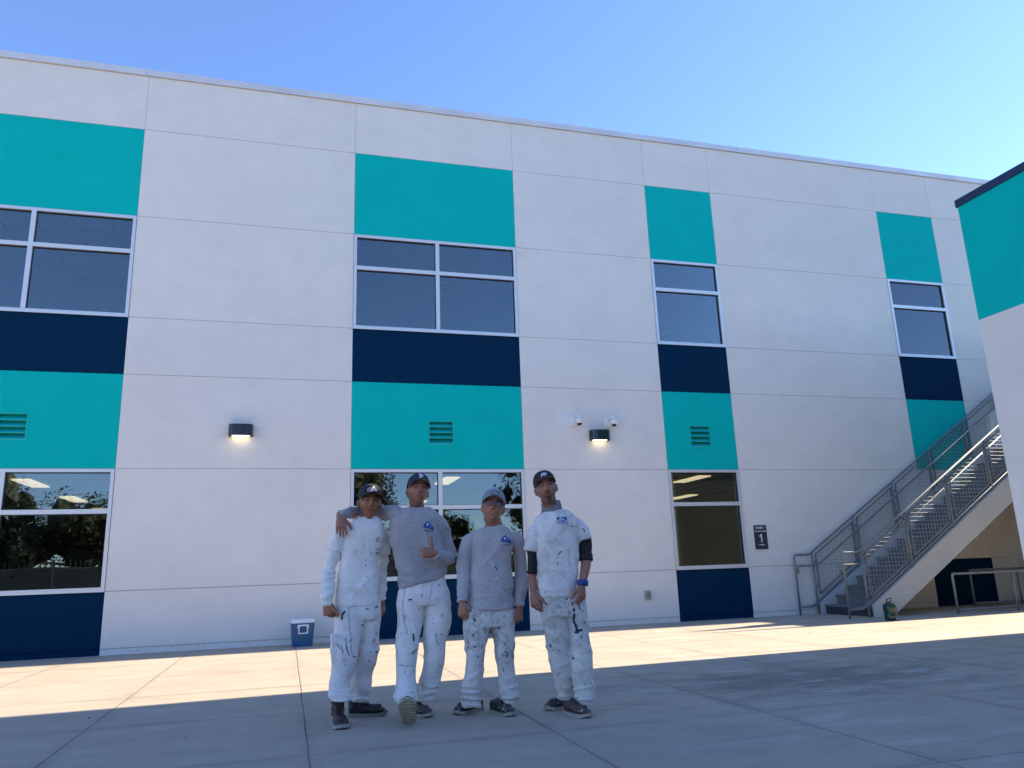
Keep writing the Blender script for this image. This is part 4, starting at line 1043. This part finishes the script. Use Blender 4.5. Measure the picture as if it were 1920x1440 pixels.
# ---------------------------------------------------------------- man 2: grey long sleeve, thumb up
y2=-7.43
p2=dict(y=y2,root=gnd(785,1345),seed=9,label='tallest man in a grey long sleeved shirt and navy cap giving a thumbs up',
 eyes=(783.5,920),heady=y2-.04,hrot=(3,-13,7),skin=(.31,.128,.076),hs=1.03,neckbase=A(782,960,y2+.01),neckr=.058,hip=A(794,1105,y2),stubble=.35,eyeopen=.85,
 torso=[(1091,748,839,y2,12),(1074,745,841,y2,8),(1045,740,836,y2,4),(1015,734,828,y2,2),(992,730,824,y2,0),(975,731,824,y2,0),(966,736,820,y2,0,.55),(958,746,813,y2,0,.6),(954,757,806,y2,-1,.7)],
 sleeves=[([A(805,972,y2),A(824,984,y2),A(835,1012,y2+.04),A(841,1040,y2+.02),A(836,1048,y2-.08),A(824,1044,y2-.2),A(815,1038,y2-.27)],[.05,.066,.062,.060,.056,.048,.040]),
   ([A(752,968,y2+.01),A(738,962,y2+.03),A(716,961,y2+.14),A(694,963,y2+.24),A(675,962,y2+.20),A(655,961,y2+.06),A(641,964,y2-.02),A(637,966,y2-.04)],[.055,.062,.056,.053,.047,.042,.038,.036])],
 arms=[dict(pts=[A(826,988,y2+.01),A(839,1042,y2+.03),A(815,1038,y2-.27)],br=[.026,.026,.026,.027],hand=dict(d=(-1,-.25,.12),n=(.10,1,-.1),side=(0,0,1),percurl=[(82,95,60),(84,98,60),(86,98,60),(88,98,60)],sc=1.02,thumb=(-.06,-.1,1),thc=2)),
  dict(pts=[A(738,962,y2+.03),A(694,963,y2+.24),A(638,967,y2-.04)],br=[.034,.034,.032,.026],hand=dict(d=(.06,-.22,-1),n=(.25,1,-.2),side=(1,0,0),percurl=[(14,20,12),(10,16,12),(16,22,14),(22,26,16)],sc=1.0,spread=1.3))],
 collar=(A(781,958,y2-.004),.076,.070,.026,-.004),
 sfolds=SF(1.10,1.3)+[((.45,.1,.9),.07,3.5,.012,None,1.5)],tfolds=TF,shirtmat=SG,troumat=T2,
 pelvis=[(1076,749,838,y2,8),(1100,747,841,y2),(1118,748,844,y2),(1134,752,842,y2)],
 legs=[[(1105,748,794,y2),(1129,746,796,y2),(1168,745,792,y2),(1197,743,785,y2-.02),(1227,742,782,y2-.04),(1250,743,779,y2-.05),(1277,743,779,y2-.08),(1302,738,780,y2-.12),(1316,739,779,y2-.14)],
       [(1105,797,840,y2),(1129,796,844,y2),(1168,795,845,y2),(1197,795,838,y2),(1227,796,834,y2),(1250,793,831,y2+.02),(1275,787,826,y2+.05),(1302,782,818,y2+.06),(1313,783,815,y2+.06)]],
 boots=[(gnd(768,1358)+Vector((math.cos(R(-104)),math.sin(R(-104)),0))*.275*math.cos(R(42)),-104,bootmats('brown_boot_raised',(.045,.030,.026),(.50,.42,.31)),42,.275,6,.0,True,1.22),(gnd(809,1346),-62,bootmats('brown_boot',(.05,.033,.030),(.36,.33,.28),(.4,.4,.4)),0,.295,0,0,True)],
 cap=(C_navyc,None,C_navyc,C_under,1.04,.068,2))
# ---------------------------------------------------------------- man 3: grey cap, glasses
y3=-7.60
p3=dict(y=y3,root=gnd(915,1342),seed=17,label='shortest man in glasses, a grey cap and a grey long sleeved shirt',
 eyes=(925,950),heady=y3-.04,hrot=(-14,-11,8),skin=(.33,.14,.084),hs=1.04,neckbase=A(927,990,y3+.01),neckr=.066,hip=A(918,1150,y3),hopt=dict(fat=.008),teeth=1,stubble=.12,eyeopen=.9,
 torso=[(1143,875,963,y3,0,.66),(1110,879,961,y3,0,.68),(1075,883,960,y3,0,.68),(1040,884,960,y3,0,.64),(1015,880,964,y3,0,.58),(1003,883,962,y3,0,.52),(995,891,957,y3,0,.55),(989,902,950,y3,0,.68),(986,907,946,y3,0,.75)],
 sleeves=[([A(892,1008,y3),A(879,1016,y3),A(870,1045,y3+.03),A(869,1072,y3+.03),A(868,1105,y3-.02),A(867,1129,y3-.05)],[.045,.058,.055,.054,.048,.041]),
   ([A(956,1006,y3),A(969,1014,y3),A(975,1045,y3+.03),A(977,1075,y3+.03),A(976,1110,y3-.02),A(974,1138,y3-.05)],[.045,.057,.053,.052,.046,.041])],
 arms=[dict(pts=[A(879,1016,y3),A(869,1072,y3+.03),A(867,1129,y3-.05)],hand=dict(d=(.0,-.10,-1),n=(.55,.8,0),side=(.8,-.6,0),percurl=[(26,30,20),(30,36,24),(34,40,26),(38,42,28)],sc=1.02)),
  dict(pts=[A(969,1014,y3),A(977,1075,y3+.03),A(973,1138,y3-.05)],hand=dict(d=(-.10,-.08,-1),n=(-.4,.9,0),side=(-.9,-.4,0),percurl=[(50,58,35),(52,60,40),(55,62,40),(58,64,40)],sc=1.06))],
 collar=(A(926.5,990,y3-.004),.082,.074,.024,.0),
 sfolds=SF(1.0,1.2),tfolds=TF,shirtmat=S3,troumat=T3,
 pelvis=[(1128,876,961,y3),(1145,871,966,y3),(1160,869,968,y3),(1176,872,966,y3)],
 legs=[[(1142,870,915,y3),(1162,869,917,y3),(1188,870,919,y3),(1227,873,909,y3-.02),(1265,870,907,y3),(1293,865,904,y3+.03),(1312,866,903,y3+.06),(1325,868,902,y3+.06)],
       [(1142,918,967,y3),(1162,917,967,y3),(1188,921,964,y3),(1227,928,964,y3-.02),(1265,933,965,y3-.01),(1293,936,972,y3-.01),(1310,939,974,y3-.01),(1321,941,973,y3-.01)]],
 boots=[(gnd(851,1341),-152,bootmats('dark_boot_spotted',(.030,.024,.026),(.34,.31,.25),(.5,.5,.5)),0,.29,0,0,True),(gnd(964,1344),-68,bootmats('dark_boot',(.026,.022,.024),(.33,.30,.24),(.5,.5,.5)),0,.285,0,0,True)],
 cap=(C_greyc,C_mesh,C_greyc,C_under,1.07,.068,4))
# ---------------------------------------------------------------- man 4: right, white tee, black arm sleeves, gaiter
y4=-7.86
p4=dict(y=y4,root=gnd(1075,1338),seed=23,label='rightmost man in a grubby white tee with grey neck gaiter and blue wristband',
 eyes=(1023,914),heady=y4-.05,hrot=(-15,-6,-11),skin=(.30,.128,.078),neckbase=A(1034,958,y4+.01),neckr=.058,hip=A(1052,1125,y4),stubble=.62,tache=1,hs=1.0,eyeopen=1,
 torso=[(1119,1008,1079,y4,0),(1090,1007,1084,y4,0),(1050,1005,1087,y4,0),(1016,1001,1086,y4,0),(992,999,1086,y4,0),(978,1000,1085,y4,2,.56),(967,1006,1078,y4,3,.56),(960,1014,1068,y4,4,.62),(957,1018,1062,y4,4,.7)],
 sleeves=[([A(1016,984,y4),A(1007,993,y4),A(999,1012,y4+.01),A(995,1033,y4+.01)],[.045,.056,.058,.055]),([A(1069,977,y4),A(1082,987,y4),A(1091,1000,y4),A(1097,1014,y4-.01)],[.045,.058,.062,.060])],
 extra_sleeves=[('arm_sleeve',simple('black_lycra',(.003,.003,.004),.7,bump=.4,bscale=60),[([A(1084,985,y4),A(1096,1015,y4),A(1098,1050,y4-.02)],[.045,.056,.052])],SL_((0,0,1))),
                ('arm_sleeve',bpy.data.materials.get('black_lycra') ,[([A(1008,1000,y4),A(999,1030,y4+.02),A(998,1078,y4+.03)],[.045,.046,.042])],SL_((0,0,1)))],
 arms=[dict(pts=[A(1009,1002,y4),A(998,1062,y4+.05),A(1000,1110,y4-.01)],br=[.036,.036,.036,.027],hand=dict(d=(.08,-.15,-1),n=(.6,.7,0),side=(.7,-.7,0),percurl=[(14,22,16),(24,30,22),(30,36,24),(34,38,24)],sc=1.0,thumb=(.65,-.4,-.65))),
  dict(pts=[A(1085,985,y4),A(1099,1045,y4-.02),A(1091,1096,y4-.12)],br=[.036,.038,.041,.029],hand=dict(d=(-.10,-.10,-1),n=(-.35,.9,0),side=(-.9,-.35,0),percurl=[(24,30,20),(24,32,20),(28,34,22),(32,38,24)],sc=1.0))],
 collar=(A(1035,962,y4-.01),.082,.074,.034,.012),
 sfolds=SF(1.05,1.3),tfolds=TF,shirtmat=S4,troumat=T4,
 pelvis=[(1102,1010,1080,y4),(1122,1010,1092,y4),(1140,1012,1100,y4),(1156,1016,1101,y4)],
 legs=[[(1120,1010,1054,y4),(1140,1012,1057,y4+.01),(1168,1017,1062,y4+.01),(1194,1021,1066,y4+.02),(1215,1025,1068,y4+.03),(1256,1034,1072,y4+.07),(1285,1043,1075,y4+.11),(1304,1046,1077,y4+.13),(1312,1048,1077,y4+.13)],
       [(1120,1053,1095,y4),(1140,1055,1100,y4),(1168,1062,1103,y4-.01),(1194,1067,1106,y4-.03),(1215,1069,1108,y4-.03),(1256,1072,1112,y4-.03),(1285,1075,1114,y4-.03),(1305,1077,1113,y4-.04),(1321,1081,1113,y4-.05)]],
 boots=[(gnd(1022,1333),-163,bootmats('brown_moc_boot',(.040,.024,.022),(.36,.33,.28),(.45,.45,.42)),0,.29,0,0,True),(gnd(1107,1347),-70,bootmats('reddish_moc_boot',(.055,.028,.025),(.38,.35,.30),(.4,.38,.36)),0,.285,0,0,True)],
 cap=(C_blackc,None,C_blackc,C_under,1.05,.068,-6))
P=[build_person(p) for p in (p1,p2)]
p4['extra_sleeves'][1]=(p4['extra_sleeves'][1][0],bpy.data.materials['black_lycra'],*p4['extra_sleeves'][1][2:])
P+=[build_person(p) for p in (p3,p4)]

# ---- emblems
def cap_emblem(Q,w,h,fn,mats,zc=.085,step=.0016):
    Mh=Q['Mh']; m3=Mh.to_3x3().normalized(); o=Mh@Vector((0,-.10,zc))
    return emblem('emblem',Q['crown'],Q['bc'],o,m3@Vector((1,0,0)),m3@Vector((0,.25,1)),m3@Vector((0,1,0)),w,h,step,fn,mats)
def e1(u,v):
    bar=[(-.013,-.019),(-.004,-.010),(.001,.010),(.010,.024)]; red=arc(-.019,-.004,.0125,70,300); b=[(.014,.022),(.006,-.012)]; bl=arc(.017,-.007,.0115,-170,170)
    if dseg(u,v,bar)<.0052: return 0
    if dseg(u,v,red)<.0042: return 1
    if dseg(u,v,bl)<.0042 or dseg(u,v,b)<.003: return 2
    if min(dseg(u,v,red),dseg(u,v,bl),dseg(u,v,b))<.0068: return 0
def e2(u,v):
    if dseg(u,v,[(-.012,.018),(-.012,-.016)])<.0035 or dseg(u,v,arc(-.008,.001,.018,-90,90,ry=.017))<.0036 or dseg(u,v,[(-.02,.017),(-.004,.019)])<.003 or dseg(u,v,[(-.019,-.016),(-.004,-.0165)])<.003 or dseg(u,v,[(-.003,.012),(-.003,-.012)])<.0018 or dseg(u,v,[(-.02,.0),(-.012,.002)])<.002: return 0
def e3(u,v):
    if abs(u)>.026 or abs(v)>.0135: return None
    if dseg(u,v,[(-.018,-.005),(-.008,.006),(.002,.003),(.012,-.001),(.019,-.005)])<.0028: return 0
    return 3
def e4(u,v):
    if dseg(u,v,[(-.032,-.021),(-.022,-.018),(-.016,-.004),(-.015,.010)])<.0034: return 0
    if inpoly(u,v,[(-.016,.012),(.004,.020),(.024,.014),(.026,-.006),(.010,-.012),(-.012,-.004)]): return 4 if (math.sin(u*500)+math.sin(v*620))>-.9 else 0
    if inpoly(u,v,[(-.012,-.006),(.008,-.012),(.0,-.016),(-.012,-.014)]): return 2
EM=[E_white,E_red,E_blue,E_navy,E_grey,E_lblue,E_dark]
cap_emblem(P[0],.076,.062,e1,EM,.088); cap_emblem(P[1],.056,.046,e2,EM,.098); cap_emblem(P[2],.056,.030,e3,EM,.088); cap_emblem(P[3],.074,.050,e4,EM,.092)
def wave(u,v,s):
    u/=s; v/=s
    if inpoly(u,v,[(-.48,-.20),(-.5,.02),(-.36,.24),(-.16,.42),(.0,.42),(.12,.28),(.24,.20),(.5,.0),(.5,-.1),(.62,-.28),(.3,-.24),(-.1,-.16)]):
        if inpoly(u,v,[(-.24,.0),(-.2,.2),(-.08,.33),(-.04,.2),(-.12,.02)]): return 0
        return 5 if inpoly(u,v,[(-.04,.0),(.02,.3),(.2,.16),(.42,-.02),(.2,-.08)]) else 2
    if -.46<v<-.34 and (int((u+1)*22)%5!=0) and -.36<u<.5 and int((u+3)*60)%3!=0: return 3
def chest(Q,px,py,y,w,h,fn,step=.002,ex=(1,0,0),ez=(0,0,1)): return emblem('chest_print',Q['shirt'],Q['bs'],at(px,py,y),ex,ez,(0,1,0),w,h,step,fn,EM)
chest(P[1],803,987,y2-.1,.13,.10,lambda u,v: wave(u,v,.088),ex=(1,0,-.18),ez=(.18,0,1))
chest(P[2],949,1013,y3-.1,.13,.10,lambda u,v: wave(u,v,.086),ex=(1,0,-.06),ez=(.06,0,1))
def box4(u,v):
    if abs(u)>.043 or abs(v)>.026: return None
    if dseg(u,v,[(-.037,-.012),(-.022,.008),(-.008,.017),(.004,.010),(.02,.004),(.034,-.008)])<.0042 or (abs(v+.019)<.003 and abs(u)<.037): return 0
    if dseg(u,v,arc(-.006,-.010,.010,20,170))<.003: return 0
    return 2
chest(P[3],1053.5,976,y4-.1,.094,.060,box4,ex=(1,0,.02),ez=(-.02,0,1))
def col1(u,v):
    if abs(u)<.016 and (.03<v<.075 or -.075<v<-.02): 
        return 6 if (lattice(np.int64(int((u+1)*260)),np.int64(int((v+1)*180)),np.int64(1),5)>.5 and int((v+1)*110)%3) else None
chest(P[0],709,1023,y1-.1,.04,.16,col1,step=.0028)
# ---- glasses, gaiter, wristband, ring
Mh=P[2]['Mh']; gl=MB(); 
for s in(-1,1):
    pts=[Mh@Vector((s*.032+.0245*math.copysign(abs(math.cos(a))**.7,math.cos(a)),-.118+.010*abs(s*.032+.0245*math.cos(a))/.05,.004+.0155*math.copysign(abs(math.sin(a))**.75,math.sin(a)))) for a in [2*math.pi*j/24 for j in range(25)]]
    gl.tube(pts,.0016,6,False); gl.tube([Mh@Vector((s*.056,-.108,.012)),Mh@Vector((s*.078,-.09,.012)),Mh@Vector((s*.084,.0,.008))],.0018,6)
gl.tube([Mh@Vector((-.009,-.117,.006)),Mh@Vector((0,-.121,.009)),Mh@Vector((.009,-.117,.006))],.0016,6)
go=gl.build('glasses',simple('dark_spectacle_frame',(.01,.01,.012),.3),P[2]['root'],True)
lm=NT('spectacle_lens'); lm.n.remove(lm.b); a_=lm.new('ShaderNodeBsdfTransparent'); a_.inputs[0].default_value=(.9,.9,.9,1); b_=lm.new('ShaderNodeBsdfGlossy'); b_.inputs['Roughness'].default_value=.05; x_=lm.new('ShaderNodeMixShader'); x_.inputs[0].default_value=.04
lm.lk(a_.outputs[0],x_.inputs[1]); lm.lk(b_.outputs[0],x_.inputs[2]); lm.lk(x_.outputs[0],lm.out.inputs[0])
for s in(-1,1):
    vs=[]; n=20
    for yy in(-.1175,-.1162):
        vs+= [Mh@Vector((s*.032+.0235*math.cos(2*math.pi*j/n),yy+.010*abs(s*.032+.0235*math.cos(2*math.pi*j/n))/.05,.004+.0145*math.sin(2*math.pi*j/n))) for j in range(n)]
    MB().add(vs,[tuple(range(n)),tuple(range(n,2*n))[::-1]]+[(j,j+n,(j+1)%n+n,(j+1)%n) for j in range(n)]).build('lens',lm.m,go)
gm=MB(); nb=Vector(p4['neckbase'])
def gr(z,rx,ry,dy=0,tl=0,dz=0): return [nb+Vector((rx*math.cos(a),ry*math.sin(a)+dy,z+dz*math.sin(a)+tl*math.cos(a))) for a in [2*math.pi*j/36 for j in range(36)]]
gm.rings([gr(-.055,.070,.070,0,.006,.020),gr(-.035,.086,.080,-.008,.010,.026),gr(-.010,.086,.080,-.008,.013,.022),gr(.012,.078,.074,-.004,.015,.018),gr(.028,.083,.078,-.006,.017,.016),gr(.048,.079,.074,-.002,.018,.014),gr(.066,.078,.072,.002,.019,.012),gr(.070,.066,.062,.002,.019,.012)])
me=remesh(gm,.005); lap(me,1,.4); folds(me,[((.2,.2,1),.03,3,.006,None,1.4),((.7,0,.5),.04,3,.005,None,1.3)],4); me.polygons.foreach_set('use_smooth',[True]*len(me.polygons)); me.name='neck_gaiter'
gt=cloth('grey_gaiter',(.17,.185,.19),(.10,.11,.115),.5,[(.30,.32,.33),(.06,.07,.08),(.3,.3,.32)],.5,.3); link('neck_gaiter',me,gt,P[3]['root'])
M_band=simple('blue_band',(.008,.028,.20),.5,bump=.3,bscale=80)
w0=at(1092.5,1093,y4-.115); dv=Vector((-.16,-.12,-1)).normalized(); MB().tube([w0-dv*.020,w0-dv*.017,w0+dv*.017,w0+dv*.020],[.040,.043,.043,.040],24).build('wristband',M_band,P[3]['root'],True)

def marks(Q,gar,name,y,items,step=.0028):
    g=Q[gar]; bv=BVHTree.FromPolygons([tuple(x.co) for x in g.data.vertices],[tuple(p.vertices) for p in g.data.polygons]); vs=[];fs=[];mi=[]
    for k,w,pl in items:
        c=at(pl[0][0],pl[0][1],y); q=[at(a,b,y) for a,b in pl]; q=[(v.x,v.z) for v in q]
        x0=min(a for a,b in q)-w;x1=max(a for a,b in q)+w;z0=min(b for a,b in q)-w;z1=max(b for a,b in q)+w
        vid={}
        def vert(i,j):
            if (i,j) in vid: return vid[i,j]
            hit=bv.ray_cast(Vector((x0+i*step,y-.4,z0+j*step)),Vector((0,1,0)),.8)
            if hit[0] is None: vid[i,j]=None; return None
            vid[i,j]=len(vs); vs.append(tuple(hit[0]-Vector((0,.0016,0)))); return vid[i,j]
        for i in range(int((x1-x0)/step)):
            for j in range(int((z1-z0)/step)):
                u,v=x0+(i+.5)*step,z0+(j+.5)*step
                ww=w*.62*(.55+.9*float(lattice(np.int64(int(u*160)),np.int64(int(v*160)),np.int64(3),9)))
                if dseg(u,v,q)<ww*.5:
                    f=[vert(i,j),vert(i+1,j),vert(i+1,j+1),vert(i,j+1)]
                    if None in f: continue
                    p=[vs[a] for a in f]
                    if max(a[1] for a in p)-min(a[1] for a in p)>.02: continue
                    fs.append(tuple(f)); mi.append(k)
    me=bpy.data.meshes.new(name); me.from_pydata(vs,[],fs); o=bpy.data.objects.new(name,me); COL.objects.link(o)
    for m in MM: me.materials.append(m)
    me.polygons.foreach_set('material_index',mi); setpar(o,g); return o
MM=[simple('paint_navy',(.012,.026,.06),.7),simple('paint_green',(.03,.06,.045),.7),simple('seam_grey',(.26,.25,.25),.9),simple('paint_white',(.75,.75,.75),.6),simple('paint_grey',(.12,.13,.15),.8)]
def Z(x,y): return (600+x*.28125,860+y*.28125)
marks(P[0],'trousers','paint_marks',y1,[(2,.007,[Z(182,985),Z(192,1150),Z(206,1308)]),(0,.022,[Z(160,1018),Z(143,1032),Z(140,1068)]),(0,.018,[Z(270,1110),Z(285,1106)]),(0,.010,[Z(165,1190),Z(168,1250),Z(185,1300)]),(0,.010,[Z(135,1235),Z(145,1285)]),(0,.012,[Z(300,995),Z(318,1000)]),(0,.018,[Z(372,1285),Z(378,1290)]),(0,.010,[Z(185,1215),Z(205,1195)]),(1,.012,[Z(215,1310),Z(232,1312)]),(0,.01,[Z(375,1160),Z(377,1165)]),(0,.008,[Z(110,1230),Z(128,1262)])])
marks(P[1],'trousers','paint_marks',y2,[(2,.007,[Z(560,850),Z(540,950),Z(548,1080),Z(570,1150)]),(2,.006,[Z(735,830),Z(722,900),Z(700,975)]),(1,.022,[Z(580,940),Z(592,936)]),(0,.009,[Z(662,900),Z(663,912)]),(1,.020,[Z(608,1165),Z(612,1205)]),(0,.012,[Z(590,1290),Z(612,1278),Z(632,1265)]),(0,.010,[Z(606,1275),Z(616,1296)]),(0,.007,[Z(757,1155),Z(765,1220),Z(782,1235)]),(0,.008,[Z(555,1040),Z(556,1075)]),(0,.008,[Z(785,1165),Z(800,1166)]),(2,.006,[Z(515,1365),Z(560,1372),Z(632,1370)]),(4,.014,[Z(780,840),Z(784,846)]),(0,.012,[Z(845,1140),Z(850,1155)]),(0,.01,[Z(648,1000),Z(650,1006)])])
marks(P[2],'trousers','paint_marks',y3,[(4,.030,[Z(1010,1065),Z(1014,1075)]),(4,.02,[Z(1215,1275),Z(1222,1282)]),(1,.018,[Z(1280,1250),Z(1284,1256)]),(4,.022,[Z(1010,1245),Z(1020,1252)]),(0,.012,[Z(1035,1310),Z(1040,1314)]),(2,.006,[Z(1118,1010),Z(1122,1050),Z(1135,1095)]),(4,.02,[Z(1170,1120),Z(1180,1132)]),(4,.02,[Z(1000,1170),Z(1008,1176)]),(1,.012,[Z(1225,1290),Z(1222,1320)])])
marks(P[2],'shirt','paint_marks',y3,[(3,.010,[Z(1112,690),Z(1122,700)]),(3,.008,[Z(1135,705),Z(1130,718)]),(0,.012,[Z(1140,718),Z(1152,730),Z(1154,748)]),(3,.012,[Z(1145,800),Z(1160,792)]),(0,.007,[Z(1205,870),Z(1212,888)])])
marks(P[3],'trousers','paint_marks',y4,[(0,.028,[Z(1664,1035),Z(1668,1075),Z(1682,1120),Z(1690,1150)]),(0,.030,[Z(1680,1152),Z(1712,1138)]),(0,.022,[Z(1650,960),Z(1654,972)]),(0,.026,[Z(1660,998),Z(1662,1012)]),(0,.014,[Z(1690,950),Z(1705,1000)]),(0,.014,[Z(1618,930),Z(1622,936)]),(4,.02,[Z(1525,1240),Z(1530,1252)]),(0,.014,[Z(1770,1035),Z(1774,1045)]),(0,.012,[Z(1720,1010),Z(1722,1020)]),(2,.006,[Z(1560,930),Z(1610,980),Z(1640,1030)]),(0,.012,[Z(1708,1175),Z(1712,1195)]),(0,.012,[Z(1665,1310),Z(1668,1330)]),(1,.014,[Z(1735,1085),Z(1740,1092)])])
marks(P[3],'shirt','paint_marks',y4,[(0,.014,[Z(1560,640),Z(1578,622)]),(0,.010,[Z(1645,455),Z(1660,458)]),(4,.016,[Z(1735,470),Z(1745,490)]),(4,.010,[Z(1550,660),Z(1556,668)]),(4,.008,[Z(1555,690),Z(1556,706)]),(0,.010,[Z(1480,885),Z(1482,889)])])
marks(P[0],'shirt','paint_marks',y1,[(0,.011,[Z(297,675),Z(299,681)]),(0,.011,[Z(297,706),Z(299,712)]),(4,.010,[Z(282,540),Z(284,543)]),(4,.012,[Z(330,640),Z(336,632)]),(4,.012,[Z(300,780),Z(304,786)]),(4,.012,[Z(285,845),Z(292,848)])])
